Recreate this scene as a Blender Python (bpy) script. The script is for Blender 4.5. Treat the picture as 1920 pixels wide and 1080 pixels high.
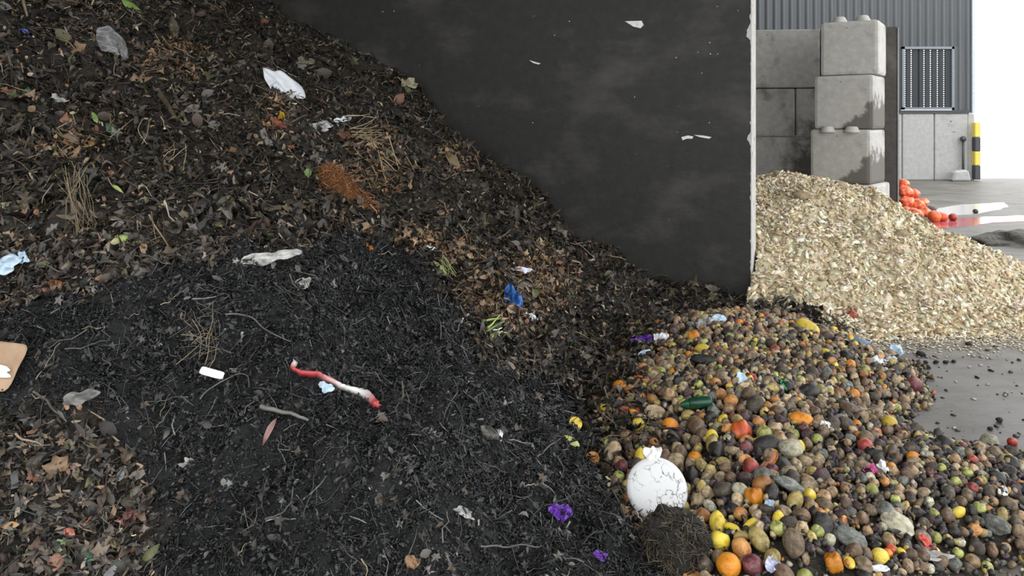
import bpy, bmesh, math, random
import numpy as np
from mathutils import Vector, Matrix

for o in list(bpy.data.objects):
    bpy.data.objects.remove(o)
SC = bpy.context.scene
COL = SC.collection
rng = np.random.default_rng(7)
random.seed(7)

# ------------------------------------------------------------------ camera
F, HX, HY, CAMH = 1450.0, 960.0, 230.0, 1.7
cd = bpy.data.cameras.new('camera')
cam = bpy.data.objects.new('camera', cd)
COL.objects.link(cam)
cam.location = (0, 0, CAMH)
cam.rotation_euler = (math.pi / 2, 0, 0)
cd.sensor_width = 36.0
cd.lens = 36.0 * F / 1920.0
cd.shift_y = (HY - 540.0) / 1920.0
cd.clip_start = 0.05
cd.clip_end = 500
SC.camera = cam

# ------------------------------------------------------------------ sky, exposure
W = bpy.data.worlds.new('overcast_sky')
SC.world = W
W.use_nodes = True
bg = W.node_tree.nodes['Background']
bg.inputs[0].default_value = (0.98, 0.99, 1.0, 1)
bg.inputs[1].default_value = 1.0
SC.view_settings.view_transform = 'Standard'
SC.view_settings.look = 'None'
SC.view_settings.gamma = 1.0
SC.view_settings.use_curve_mapping = False
SC.view_settings.exposure = 1.5


# ------------------------------------------------------------------ helpers
def hash2(ix, iy, seed):
    h = (ix.astype(np.int64) * 374761393 + iy.astype(np.int64) * 668265263 + seed * 2147483647) & 0xFFFFFFFF
    h = ((h ^ (h >> 13)) * 1274126177) & 0xFFFFFFFF
    h = h ^ (h >> 16)
    return (h & 0xFFFFFF) / float(0xFFFFFF)


def vnoise(x, y, seed=0):
    x = np.asarray(x, float); y = np.asarray(y, float)
    ix = np.floor(x); iy = np.floor(y)
    fx = x - ix; fy = y - iy
    fx = fx * fx * (3 - 2 * fx); fy = fy * fy * (3 - 2 * fy)
    ix = ix.astype(np.int64); iy = iy.astype(np.int64)
    a = hash2(ix, iy, seed); b = hash2(ix + 1, iy, seed)
    c = hash2(ix, iy + 1, seed); d = hash2(ix + 1, iy + 1, seed)
    return (a + (b - a) * fx) * (1 - fy) + (c + (d - c) * fx) * fy - 0.5


def fbm(x, y, f, octs, seed=0, gain=0.5):
    v = 0; a = 1.0
    for k in range(octs):
        v = v + a * vnoise(np.asarray(x) * f, np.asarray(y) * f, seed + k * 17)
        f *= 2.03; a *= gain
    return v


def sstep(a, b, x):
    t = np.clip((np.asarray(x, float) - a) / (b - a), 0, 1)
    return t * t * (3 - 2 * t)


def inpoly(px, py, poly):
    px = np.asarray(px, float); py = np.asarray(py, float)
    r = np.zeros(px.shape, bool)
    n = len(poly)
    for i in range(n):
        x0, y0 = poly[i]; x1, y1 = poly[(i + 1) % n]
        if y0 == y1:
            continue
        c = ((y0 > py) != (y1 > py)) & (px < (x1 - x0) * (py - y0) / (y1 - y0) + x0)
        r ^= c
    return r


def polydist(px, py, poly):
    """signed distance, positive inside"""
    px = np.asarray(px, float); py = np.asarray(py, float)
    d = np.full(px.shape, 1e9)
    n = len(poly)
    for i in range(n):
        x0, y0 = poly[i]; x1, y1 = poly[(i + 1) % n]
        ex, ey = x1 - x0, y1 - y0
        t = np.clip(((px - x0) * ex + (py - y0) * ey) / (ex * ex + ey * ey + 1e-12), 0, 1)
        d = np.minimum(d, np.hypot(px - x0 - t * ex, py - y0 - t * ey))
    return np.where(inpoly(px, py, poly), d, -d)


def raw_mesh(name, V, faces, cols=None, smooth=False):
    """faces: list of (M,k) int arrays; fast mesh build"""
    V = np.asarray(V, np.float32)
    me = bpy.data.meshes.new(name)
    me.vertices.add(len(V))
    me.vertices.foreach_set('co', V.ravel())
    if not isinstance(faces, list):
        faces = [faces]
    loops = np.concatenate([f.ravel() for f in faces]).astype(np.int32)
    tot = np.concatenate([np.full(len(f), f.shape[1]) for f in faces]).astype(np.int32)
    start = np.concatenate([[0], np.cumsum(tot)[:-1]]).astype(np.int32)
    me.loops.add(len(loops))
    me.loops.foreach_set('vertex_index', loops)
    me.polygons.add(len(tot))
    me.polygons.foreach_set('loop_start', start)
    me.polygons.foreach_set('loop_total', tot)
    if smooth:
        me.polygons.foreach_set('use_smooth', np.ones(len(tot), bool))
    me.update(calc_edges=True)
    me.validate()
    if cols is not None:
        at = me.color_attributes.new('Col', 'FLOAT_COLOR', 'POINT')
        c4 = np.ones((len(V), 4), np.float32)
        c4[:, :3] = cols
        at.data.foreach_set('color', c4.ravel())
    return me


def link(name, me, mat=None, parent=None):
    o = bpy.data.objects.new(name, me)
    COL.objects.link(o)
    if mat is not None and me is not None and not me.materials:
        me.materials.append(mat)
    if parent is not None:
        o.parent = parent
    return o


def tag(o, label=None, cat=None, group=None, kind=None):
    if label: o['label'] = label
    if cat: o['category'] = cat
    if group: o['group'] = group
    if kind: o['kind'] = kind
    return o


def empty(name, loc=(0, 0, 0), rz=0.0):
    o = bpy.data.objects.new(name, None)
    o.empty_display_size = 0.1
    COL.objects.link(o)
    o.location = loc
    o.rotation_euler = (0, 0, rz)
    return o


def box_bm(bm, x0, x1, y0, y1, z0, z1):
    r = bmesh.ops.create_cube(bm, size=1.0)
    for v in r['verts']:
        v.co.x = x0 + (v.co.x + .5) * (x1 - x0)
        v.co.y = y0 + (v.co.y + .5) * (y1 - y0)
        v.co.z = z0 + (v.co.z + .5) * (z1 - z0)
    return r['verts']


def bm_obj(name, bm, mat, parent=None, smooth=False, bevel=0.0, seg=1):
    if bevel > 0:
        bmesh.ops.bevel(bm, geom=list(bm.edges), offset=bevel, segments=seg, affect='EDGES', profile=.6)
    bmesh.ops.recalc_face_normals(bm, faces=bm.faces)
    me = bpy.data.meshes.new(name)
    bm.to_mesh(me); bm.free()
    if smooth:
        for p in me.polygons: p.use_smooth = True
    return link(name, me, mat, parent)


def boxo(name, x0, x1, y0, y1, z0, z1, mat, parent=None, bevel=0.0):
    bm = bmesh.new()
    box_bm(bm, x0, x1, y0, y1, z0, z1)
    return bm_obj(name, bm, mat, parent, bevel=bevel)


def struct(o):
    o['kind'] = 'structure'
    return o


# ------------------------------------------------------------------ materials
def nmat(name):
    m = bpy.data.materials.new(name)
    m.use_nodes = True
    nt = m.node_tree
    return m, nt, nt.nodes['Principled BSDF']


def N(nt, typ, **kw):
    n = nt.nodes.new(typ)
    for k, v in kw.items():
        if k in n.inputs:
            n.inputs[k].default_value = v
        else:
            setattr(n, k, v)
    return n


def ramp(nt, stops, interp='LINEAR'):
    r = nt.nodes.new('ShaderNodeValToRGB')
    r.color_ramp.interpolation = interp
    el = r.color_ramp.elements
    el[0].position, el[0].color = stops[0][0], (*stops[0][1], 1)
    el[1].position, el[1].color = stops[1][0], (*stops[1][1], 1)
    for p, c in stops[2:]:
        e = el.new(p); e.color = (*c, 1)
    return r


def mat_attr(name, rough=0.6, spec=0.5, var=0.35, scale=60.0, bump=0.0):
    m, nt, b = nmat(name)
    a = N(nt, 'ShaderNodeAttribute', attribute_name='Col')
    tc = N(nt, 'ShaderNodeTexCoord')
    no = N(nt, 'ShaderNodeTexNoise', Scale=scale, Detail=3.0)
    nt.links.new(tc.outputs['Object'], no.inputs['Vector'])
    r = ramp(nt, [(0.3, (1 - var,) * 3), (0.7, (1 + var,) * 3)])
    nt.links.new(no.outputs['Fac'], r.inputs[0])
    mx = N(nt, 'ShaderNodeMix', data_type='RGBA', blend_type='MULTIPLY')
    mx.inputs[0].default_value = 1.0
    nt.links.new(a.outputs['Color'], mx.inputs[6])
    nt.links.new(r.outputs[0], mx.inputs[7])
    nt.links.new(mx.outputs[2], b.inputs['Base Color'])
    b.inputs['Roughness'].default_value = rough
    b.inputs['Specular IOR Level'].default_value = spec
    if bump:
        bp = N(nt, 'ShaderNodeBump', Strength=bump, Distance=0.01)
        nt.links.new(no.outputs['Fac'], bp.inputs['Height'])
        nt.links.new(bp.outputs[0], b.inputs['Normal'])
    return m


def mat_noise(name, stops, scale=8.0, detail=6.0, rough=0.7, spec=0.5, bump=0.2, dist=0.01, stretch=(1, 1, 1),
              rnd=False, rough_var=None):
    """colour ramp over noise; rnd: shift by object random"""
    m, nt, b = nmat(name)
    tc = N(nt, 'ShaderNodeTexCoord')
    mp = N(nt, 'ShaderNodeMapping')
    mp.inputs['Scale'].default_value = stretch
    nt.links.new(tc.outputs['Object'], mp.inputs['Vector'])
    no = N(nt, 'ShaderNodeTexNoise', Scale=scale, Detail=detail, Roughness=0.6)
    nt.links.new(mp.outputs[0], no.inputs['Vector'])
    if rnd:
        oi = N(nt, 'ShaderNodeObjectInfo')
        ml = N(nt, 'ShaderNodeMath', operation='MULTIPLY')
        ml.inputs[1].default_value = 37.0
        nt.links.new(oi.outputs['Random'], ml.inputs[0])
        no.noise_dimensions = '4D'
        nt.links.new(ml.outputs[0], no.inputs['W'])
    r = ramp(nt, stops)
    nt.links.new(no.outputs['Fac'], r.inputs[0])
    out = r.outputs[0]
    if rnd:
        hs = N(nt, 'ShaderNodeHueSaturation')
        mr = N(nt, 'ShaderNodeMapRange')
        mr.inputs[3].default_value = 0.62; mr.inputs[4].default_value = 1.2
        nt.links.new(oi.outputs['Random'], mr.inputs[0])
        nt.links.new(mr.outputs[0], hs.inputs['Value'])
        nt.links.new(out, hs.inputs['Color'])
        out = hs.outputs[0]
    nt.links.new(out, b.inputs['Base Color'])
    b.inputs['Roughness'].default_value = rough
    b.inputs['Specular IOR Level'].default_value = spec
    if rough_var:
        rr = N(nt, 'ShaderNodeMapRange')
        rr.inputs[3].default_value, rr.inputs[4].default_value = rough_var
        n2 = N(nt, 'ShaderNodeTexNoise', Scale=scale * .37, Detail=4.0)
        nt.links.new(tc.outputs['Object'], n2.inputs['Vector'])
        nt.links.new(n2.outputs['Fac'], rr.inputs[0])
        nt.links.new(rr.outputs[0], b.inputs['Roughness'])
    if bump:
        bp = N(nt, 'ShaderNodeBump', Strength=bump, Distance=dist)
        nt.links.new(no.outputs['Fac'], bp.inputs['Height'])
        nt.links.new(bp.outputs[0], b.inputs['Normal'])
    return m


def mat_plain(name, c, rough=0.5, spec=0.5, var=0.15, scale=25, bump=0.1):
    d = tuple(max(0, x * (1 - var)) for x in c)
    l = tuple(min(1, x * (1 + var)) for x in c)
    return mat_noise(name, [(0.3, d), (0.7, l)], scale=scale, rough=rough, spec=spec, bump=bump)


def stain_mat(name, base_lo, base_hi, stain, scale=1.2, thr=(0.5, 0.62), streak=(1, 1, 1), rough=0.85, spots=None, wedge=None):
    """concrete with dirt blotches and pits"""
    m, nt, b = nmat(name)
    tc = N(nt, 'ShaderNodeTexCoord')
    n1 = N(nt, 'ShaderNodeTexNoise', Scale=9.0, Detail=8.0, Roughness=.65)
    nt.links.new(tc.outputs['Object'], n1.inputs['Vector'])
    r1 = ramp(nt, [(0.3, base_lo), (0.7, base_hi)])
    nt.links.new(n1.outputs['Fac'], r1.inputs[0])
    mp = N(nt, 'ShaderNodeMapping'); mp.inputs['Scale'].default_value = streak
    nt.links.new(tc.outputs['Object'], mp.inputs['Vector'])
    n2 = N(nt, 'ShaderNodeTexNoise', Scale=scale, Detail=7.0, Roughness=.6)
    nt.links.new(mp.outputs[0], n2.inputs['Vector'])
    r2 = ramp(nt, [(thr[0], (0, 0, 0)), (thr[1], (1, 1, 1))])
    nt.links.new(n2.outputs['Fac'], r2.inputs[0])
    mx = N(nt, 'ShaderNodeMix', data_type='RGBA')
    nt.links.new(r2.outputs[0], mx.inputs[0])
    nt.links.new(r1.outputs[0], mx.inputs[6])
    mx.inputs[7].default_value = (*stain, 1)
    out = mx.outputs[2]
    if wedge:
        # darker past a slanting line, rubbed-on dirt on the stacked blocks: a*x + b*z + c + noise > 0
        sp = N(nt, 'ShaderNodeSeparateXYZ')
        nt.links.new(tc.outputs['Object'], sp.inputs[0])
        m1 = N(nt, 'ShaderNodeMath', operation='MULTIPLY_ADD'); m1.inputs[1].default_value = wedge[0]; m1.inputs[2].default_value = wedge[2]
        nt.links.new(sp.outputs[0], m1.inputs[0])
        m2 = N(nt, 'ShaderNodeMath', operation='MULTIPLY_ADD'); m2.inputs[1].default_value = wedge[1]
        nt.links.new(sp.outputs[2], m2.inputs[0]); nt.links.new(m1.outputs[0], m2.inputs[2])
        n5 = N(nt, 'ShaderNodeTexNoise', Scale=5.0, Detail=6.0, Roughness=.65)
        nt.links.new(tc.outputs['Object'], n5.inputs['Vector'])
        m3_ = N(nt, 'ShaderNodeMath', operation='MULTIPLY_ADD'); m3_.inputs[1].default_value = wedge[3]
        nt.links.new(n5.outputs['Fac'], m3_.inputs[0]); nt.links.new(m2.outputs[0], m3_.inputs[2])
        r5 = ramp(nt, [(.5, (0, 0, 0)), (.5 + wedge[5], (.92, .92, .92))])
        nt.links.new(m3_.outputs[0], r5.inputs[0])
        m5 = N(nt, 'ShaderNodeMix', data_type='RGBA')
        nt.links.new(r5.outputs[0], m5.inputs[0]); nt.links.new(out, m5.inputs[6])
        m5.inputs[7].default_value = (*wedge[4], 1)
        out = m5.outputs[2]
    if spots:
        vo = N(nt, 'ShaderNodeTexNoise', Scale=spots[0], Detail=2.0)
        nt.links.new(tc.outputs['Object'], vo.inputs['Vector'])
        r3 = ramp(nt, [(spots[1], (0, 0, 0)), (spots[1] + .04, (1, 1, 1))])
        nt.links.new(vo.outputs['Fac'], r3.inputs[0])
        m3 = N(nt, 'ShaderNodeMix', data_type='RGBA')
        nt.links.new(r3.outputs[0], m3.inputs[0])
        nt.links.new(out, m3.inputs[6])
        m3.inputs[7].default_value = (*spots[2], 1)
        out = m3.outputs[2]
    nt.links.new(out, b.inputs['Base Color'])
    b.inputs['Roughness'].default_value = rough
    bp = N(nt, 'ShaderNodeBump', Strength=.25, Distance=.02)
    nt.links.new(n1.outputs['Fac'], bp.inputs['Height'])
    nt.links.new(bp.outputs[0], b.inputs['Normal'])
    return m


# ------------------------------------------------------------------ layout of the ground and the heaps
WA = math.radians(25)
EX, EY = 2.17, 7.0                     # end of the partition wall
WS = np.array([-math.cos(WA), math.sin(WA)])     # along the wall into the bay
WT = np.array([-math.sin(WA), -math.cos(WA)])    # away from the wall, towards the camera


def st(X, Y):
    dx = np.asarray(X) - EX; dy = np.asarray(Y) - EY
    return dx * WS[0] + dy * WS[1], dx * WT[0] + dy * WT[1]


def softplus(x, k):
    return np.logaddexp(0, np.asarray(x) / k) * k


def z_heap(X, Y):
    s, t = st(X, Y)
    base0 = np.interp(t, [-2, 0, 3, 5.4, 6.2, 8], [.65, .7, .7, .7, .9, 1.4])
    nose = np.interp(t, [2.6, 3.2, 3.75, 4.1, 4.5, 5.0, 5.5, 6.0], [0, .15, .55, .85, 1.15, 1.05, .5, 0.0])
    fade = 1 - sstep(1.6, 3.6, s)
    s0 = base0 - nose * fade
    wob = 0.16 * fbm(X, Y, .9, 3, 3) * 2
    h = .59 * softplus(s - s0 + wob, .09) - 0.03
    # crest of the dark mound
    h = h + .17 * np.exp(-(((np.asarray(X) + .85) / .55) ** 2 + ((np.asarray(Y) - 4.45) / .4) ** 2))
    h = h + .10 * np.exp(-(((np.asarray(X) + .35) / .4) ** 2 + ((np.asarray(Y) - 3.7) / .5) ** 2))
    # the heap is piled higher along the wall
    h = h + np.interp(s, [.7, 1.4, 2.15, 3.42, 4.6, 6.1, 8], [0, .08, .17, .40, .36, .18, .1]) * (1 - sstep(.6, 2.8, t))
    # thin tail of litter along the foot of the wall and past its end
    tail = np.exp(-((t - .25) / .35) ** 2) * sstep(-1.25, -.2, s) * (1 - sstep(1.0, 2.0, s))
    h = h + .17 * tail
    h = 3.9 - softplus(3.9 - h, .15)
    amp = sstep(-.02, .2, h)
    h = h + amp * (.20 * fbm(X, Y, 1.7, 4, 11) + .08 * fbm(X, Y, 9, 3, 29))
    return h


FR_PX = [(1120, 690), (1165, 605), (1330, 588), (1480, 585), (1590, 628), (1700, 670), (1735, 735), (1660, 775), (1780, 828), (1990, 850), (2050, 1000),
         (1800, 1060), (1760, 1200), (1250, 1200), (1180, 1000), (1120, 880), (1075, 790)]


def ground_px(px, py, z=0.0):
    Y = F * (CAMH - z) / (py - HY)
    return ((px - HX) / F * Y, Y)


FR = [ground_px(x, y, .05) for x, y in FR_PX]


def z_fruit(X, Y):
    d = polydist(X, Y, FR)
    h = .24 * (1 - np.exp(-np.clip(d, 0, None) / .38))
    h = h * (1 + .5 * fbm(X, Y, 1.4, 2, 5)) + .05 * fbm(X, Y, 4, 2, 9) * sstep(0, .3, d)
    return np.where(d > 0, h, -.05 + .0 * d)


CX, CY, CR = 3.19, 8.9, 2.72


def z_chip(X, Y):
    X = np.asarray(X, float); Y = np.asarray(Y, float)
    a = np.arctan2(Y - CY, X - CX)
    d = np.hypot(X - CX, (Y - CY)) * (1 + .07 * vnoise(a * 1.3 + 10, a * 0, 4))
    # ridge runs off to the left behind the wall
    d = np.where(X < CX, np.hypot((X - CX) * .55, Y - CY), d)
    h = .5 * (CR - d)
    h = np.minimum(h, 1.03 - softplus(1.03 - h, .10) + .05)
    h = softplus(h, .07) - .03
    s, t = st(X, Y)
    h = h - 1.5 * sstep(.0, .03, s) * sstep(-.27, -.2, t)
    h = h + sstep(0.02, .25, h) * (.12 * fbm(X, Y, 2.2, 4, 41) + .04 * fbm(X, Y, 9, 2, 43))
    return np.clip(h, -.3, None)


def z_all(X, Y):
    return np.maximum(np.maximum(z_heap(X, Y), z_fruit(X, Y)), 0.0)


def hit(px, py, fn=z_all, y0=1.0, y1=12.0, step=.01):
    Ys = np.arange(y0, y1, step)
    u = (px - HX) / F; v = -(py - HY) / F
    zs = CAMH + v * Ys
    below = zs <= fn(u * Ys, Ys)
    i = int(np.argmax(below)) if below.any() else len(Ys) - 1
    Y = Ys[i]
    return np.array([u * Y, Y, float(fn(np.array([u * Y]), np.array([Y]))[0])])


def normal_at(X, Y, fn=z_all, e=.06):
    X = np.atleast_1d(X).astype(float); Y = np.atleast_1d(Y).astype(float)
    gx = (fn(X + e, Y) - fn(X - e, Y)) / (2 * e)
    gy = (fn(X, Y + e) - fn(X, Y - e)) / (2 * e)
    n = np.stack([-gx, -gy, np.ones_like(gx)], -1)
    return n / np.linalg.norm(n, axis=-1, keepdims=True)


def project(X, Y, Z):
    return HX + F * X / Y, HY - F * (Z - CAMH) / Y


BLACK_PX = [(-300, 640), (0, 585), (90, 560), (200, 535), (300, 500), (430, 480), (560, 470), (640, 440), (705, 425),
            (760, 470), (820, 545), (862, 610), (885, 680), (960, 715), (1060, 730), (1105, 780), (1110, 880), (1170, 980),
            (1230, 1060), (1330, 1079), (1330, 1300), (290, 1300), (285, 1079), (290, 930), (250, 860), (170, 800), (0, 770), (-300, 800)]
BLACK = [tuple(hit(x, min(y, 1300))[:2]) for x, y in BLACK_PX]

# ------------------------------------------------------------------ the setting
# floor
m, nt, b = nmat('wet_concrete')
tc = N(nt, 'ShaderNodeTexCoord')
n1 = N(nt, 'ShaderNodeTexNoise', Scale=.8, Detail=9.0, Roughness=.62)
nt.links.new(tc.outputs['Object'], n1.inputs['Vector'])
r1 = ramp(nt, [(.3, (.095, .088, .077)), (.5, (.15, .14, .124)), (.7, (.22, .205, .18))])
nt.links.new(n1.outputs['Fac'], r1.inputs[0])
mp = N(nt, 'ShaderNodeMapping'); mp.inputs['Scale'].default_value = (.8, 1.6, 1)
mp.inputs['Rotation'].default_value = (0, 0, .12)
nt.links.new(tc.outputs['Object'], mp.inputs['Vector'])
n2 = N(nt, 'ShaderNodeTexNoise', Scale=2.0, Detail=8.0, Roughness=.7)
nt.links.new(mp.outputs[0], n2.inputs['Vector'])
r2 = ramp(nt, [(.45, (1, 1, 1)), (.66, (.5, .49, .47))])
nt.links.new(n2.outputs['Fac'], r2.inputs[0])
mx = N(nt, 'ShaderNodeMix', data_type='RGBA', blend_type='MULTIPLY'); mx.inputs[0].default_value = 1
nt.links.new(r1.outputs[0], mx.inputs[6]); nt.links.new(r2.outputs[0], mx.inputs[7])
nt.links.new(mx.outputs[2], b.inputs['Base Color'])
rr = N(nt, 'ShaderNodeMapRange'); rr.inputs[3].default_value = .30; rr.inputs[4].default_value = .8
nt.links.new(n1.outputs['Fac'], rr.inputs[0]); nt.links.new(rr.outputs[0], b.inputs['Roughness'])
n3 = N(nt, 'ShaderNodeTexNoise', Scale=40.0, Detail=4.0)
nt.links.new(tc.outputs['Object'], n3.inputs['Vector'])
bp = N(nt, 'ShaderNodeBump', Strength=.25, Distance=.006)
nt.links.new(n3.outputs['Fac'], bp.inputs['Height']); nt.links.new(bp.outputs[0], b.inputs['Normal'])
M_FLOOR = m
fl = boxo('floor', -14, 60, -12, 23.6, -.3, 0, M_FLOOR)
struct(fl)
M_YARD = stain_mat('pale_yard_concrete', (.55, .55, .54), (.7, .7, .69), (.5, .5, .5), scale=.4)
yd = boxo('floor_yard', -14, 160, 23.6, 200, -.3, -.005, M_YARD)
struct(yd)

# unseen roof and left wall, added and sized to shade the bay
M_SHADE_ROOF = mat_plain('shade_roof_sheet', (.22, .23, .24), rough=.7)
ro = boxo('shade_roof', -13, 6.5, -1.0, 23.3, 7.0, 7.15, M_SHADE_ROOF); struct(ro)
M_SHADE_WALL = mat_plain('shade_wall_concrete', (.25, .25, .24), rough=.9)
wl = boxo('shade_wall_left', -13.2, -13, -6, 23.3, 0, 7.0, M_SHADE_WALL); struct(wl)

# partition wall: dark stained face, pale chipped end
M_PART = stain_mat('grimy_partition', (.013, .0125, .0115), (.026, .025, .023), (.07, .066, .06), scale=1.5, thr=(.50, .72),
                   streak=(.7, 1, 1.3), rough=.62, spots=(11.0, .74, (.10, .098, .092)))
M_PALE = stain_mat('pale_edge_concrete', (.42, .41, .39), (.6, .59, .56), (.2, .19, .18), scale=6, thr=(.6, .68))
WR = -WA
pw = empty('wall_partition', (EX, EY, 0), WR); struct(pw)
PH = 4.2
boxo('panel', -9.5, -.006, 0, .24, 0, PH, M_PART, pw)
bm = bmesh.new()
vs = []
nz = 220
prof = []
for i in range(nz + 1):
    z = PH * i / nz
    c = max(0, float(vnoise(np.array([z * 4.0]), np.array([.3]), 8)[0]) - .10) * max(0, .3 + float(vnoise(np.array([z * 27.0]), np.array([.3]), 9)[0])) * .55 + max(0, float(vnoise(np.array([z * 43.0]), np.array([.3]), 12)[0]) - .2) * .05
    prof.append((z, -.008 - c))
for z, x in prof:
    vs.append([bm.verts.new((x, -.004, z)), bm.verts.new((0, -.004, z)), bm.verts.new((.004, .24, z)), bm.verts.new((-.006, .244, z))])
for a, c in zip(vs[:-1], vs[1:]):
    for k in range(4):
        bm.faces.new((a[k], a[(k + 1) % 4], c[(k + 1) % 4], c[k]))
bm.faces.new(vs[0]); bm.faces.new(vs[-1])
bm_obj('end_strip', bm, M_PALE, pw)
M_SCRAPE = mat_plain('white_paint_scrape', (.8, .8, .78), rough=.7)


def on_wall(px, py):
    u = (px - HX) / F
    s = ((EX - u * EY) / (math.cos(WA) + u * math.sin(WA)))
    Y = EY + s * math.sin(WA)
    return -s, CAMH - (py - HY) / F * Y, Y


def scrape(pts):
    bm = bmesh.new()
    lo, hi = [], []
    for px, py in pts:
        x, z, Y = on_wall(px, py)
        lo.append(bm.verts.new((x, -.0005, z))); hi.append(bm.verts.new((x, -.006, z)))
    n = len(pts)
    bm.faces.new(hi); bm.faces.new(lo[::-1])
    for i in range(n):
        bm.faces.new((lo[i], lo[(i + 1) % n], hi[(i + 1) % n], hi[i]))
    bm_obj('paint_scrape', bm, M_SCRAPE, pw)


scrape([(1172, 40), (1203, 39), (1207, 47), (1201, 53), (1188, 50)])
scrape([(1278, 257), (1290, 254), (1300, 256), (1298, 260), (1288, 260), (1280, 263)])
scrape([(1301, 253), (1318, 254), (1334, 257), (1330, 260), (1312, 257)])
scrape([(993, 113), (1003, 116), (1014, 119), (1010, 121), (1000, 118)])
for (x, y, w) in [(1331, 80, 4), (1309, 98, 3), (1332, 101, 4), (1346, 101, 3), (1268, 108, 4), (1316, 137, 3), (1190, 182, 3), (999, 230, 3), (1345, 12, 3),
                  (1384, 20, 3), (718, 22, 3), (739, 21, 3), (1068, 40, 4), (1040, 66, 3), (1330, 230, 3)]:
    w *= .55
    scrape([(x - w / 2, y), (x, y - w / 2), (x + w / 2, y), (x, y + w / 2)])

# block wall of the next bay
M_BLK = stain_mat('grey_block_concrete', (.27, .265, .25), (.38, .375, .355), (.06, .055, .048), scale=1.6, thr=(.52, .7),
                  rough=.9, spots=(16.0, .72, (.03, .028, .025)), wedge=(.55, -.38, .42, .8, (.045, .042, .036), .22))  # wedge turns the wall darker towards its lower right
M_BLK2 = stain_mat('light_block_concrete', (.42, .415, .39), (.58, .57, .54), (.16, .15, .135), scale=1.9, thr=(.56, .72), rough=.9,
                   spots=(22.0, .74, (.1, .095, .09)))
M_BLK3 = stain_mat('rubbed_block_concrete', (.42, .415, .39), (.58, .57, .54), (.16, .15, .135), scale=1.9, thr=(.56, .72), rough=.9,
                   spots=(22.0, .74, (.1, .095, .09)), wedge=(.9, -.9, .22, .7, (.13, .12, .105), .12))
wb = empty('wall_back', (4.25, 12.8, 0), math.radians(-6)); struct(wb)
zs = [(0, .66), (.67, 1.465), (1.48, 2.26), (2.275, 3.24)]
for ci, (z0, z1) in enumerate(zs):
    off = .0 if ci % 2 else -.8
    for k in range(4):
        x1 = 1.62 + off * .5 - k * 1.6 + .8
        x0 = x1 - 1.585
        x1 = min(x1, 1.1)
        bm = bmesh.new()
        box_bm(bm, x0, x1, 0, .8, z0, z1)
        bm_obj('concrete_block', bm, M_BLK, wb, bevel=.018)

# buttress of stacked interlocking blocks
stack = [(0, .8, 1573, 1.02, .9, 40), (.8, 1.6, 1578, .86, .8, 40), (1.6, 2.4, 1584, .83, .8, 37), (2.4, 3.2, 1594, .80, .8, 33)]
lab = ['lowest grey concrete block of the stepped stack, half buried in the wood chips',
       'stained concrete block resting on the lowest block of the stepped stack',
       'pale concrete block second from the top of the stepped stack by the block wall',
       'topmost pale concrete block of the stepped stack with two knobs on top']
for i, (z0, z1, pxc, w, d, yaw) in enumerate(stack):
    D = 11.5
    root = empty('concrete_block', ((pxc - HX) / F * D, D, z0), -math.radians(yaw))
    bm = bmesh.new()
    box_bm(bm, -w / 2, w / 2, -.1, d - .1, .004, .8)
    bm_obj('body', bm, M_BLK3 if i < 3 else M_BLK2, root, bevel=.05, seg=2)
    if i in (1, 3):
        for kx in (-.2, .2):
            bm = bmesh.new()
            r = bmesh.ops.create_cone(bm, cap_ends=True, segments=14, radius1=.12, radius2=.075, depth=.09)
            for v in r['verts']:
                v.co += Vector((kx * w, .08, .845 if i == 3 else .80))
            if i == 1:
                for v in r['verts']: v.co.y -= .17
            bm_obj('knob', bm, M_BLK2, root, bevel=.012)
    tag(root, lab[i], 'concrete block', 'stepped stack of concrete blocks')

# dark steel plate wall end beside the stack
M_STEEL = stain_mat('dark_rusty_steel', (.035, .031, .028), (.075, .066, .06), (.16, .14, .125), scale=1.3, thr=(.52, .75), rough=.6)
pl = empty('wall_divider', (6.08, 12.2, 0), -math.radians(22)); struct(pl)
bm = bmesh.new()
box_bm(bm, -.34, 0, 0, 2.2, 0, 3.22)
bm_obj('steel_plate', bm, M_STEEL, pl, bevel=.01)
boxo('edge_flange', 0.002, .022, -.012, .06, 0, 3.2, mat_plain('worn_bright_steel', (.33, .33, .33), rough=.5), pl)

# far shed wall: concrete plinth panels and ribbed cladding
FY = 23.0
PXM = F / FY


def fx(px): return (px - HX) / PXM
def fz(py): return CAMH - (py - HY) / PXM


M_CLAD = mat_noise('slate_cladding', [(.3, (.065, .073, .078)), (.7, (.105, .115, .122))], scale=1.5, rough=.5, bump=0, stretch=(2, 2, .25))
M_PLINTH = stain_mat('plinth_concrete', (.34, .34, .33), (.45, .45, .44), (.2, .2, .195), scale=.8, thr=(.55, .75), spots=(5.0, .74, (.14, .14, .14)))
wf = empty('wall_far', (0, FY, 0)); struct(wf)
pz = fz(213)
edges = [fx(1150), fx(1320), fx(1500), fx(1688), fx(1748), fx(1811)]
for a, c in zip(edges[:-1], edges[1:]):
    bm = bmesh.new(); box_bm(bm, a + .012, c - .012, -.12, .2, 0, pz)
    bm_obj('plinth_panel', bm, M_PLINTH, wf, bevel=.02)
rw = 15.0 / PXM


def rib_mesh(z0, z1):
    prof = [(0, 0), (.18, 0), (.26, -.05), (.62, -.05), (.70, 0), (1, 0)]
    V = []; Fc = []
    for z in (z0, z1):
        for d in (0, .004):
            for x, y in prof:
                V.append((x * rw, y + d, z))
    n = len(prof)
    for i in range(n - 1):
        Fc.append((i, i + 1, 2 * n + i + 1, 2 * n + i))
        Fc.append((n + i + 1, n + i, 3 * n + i, 3 * n + i + 1))
    return raw_mesh('cladding_rib', V, np.array(Fc))


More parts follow.
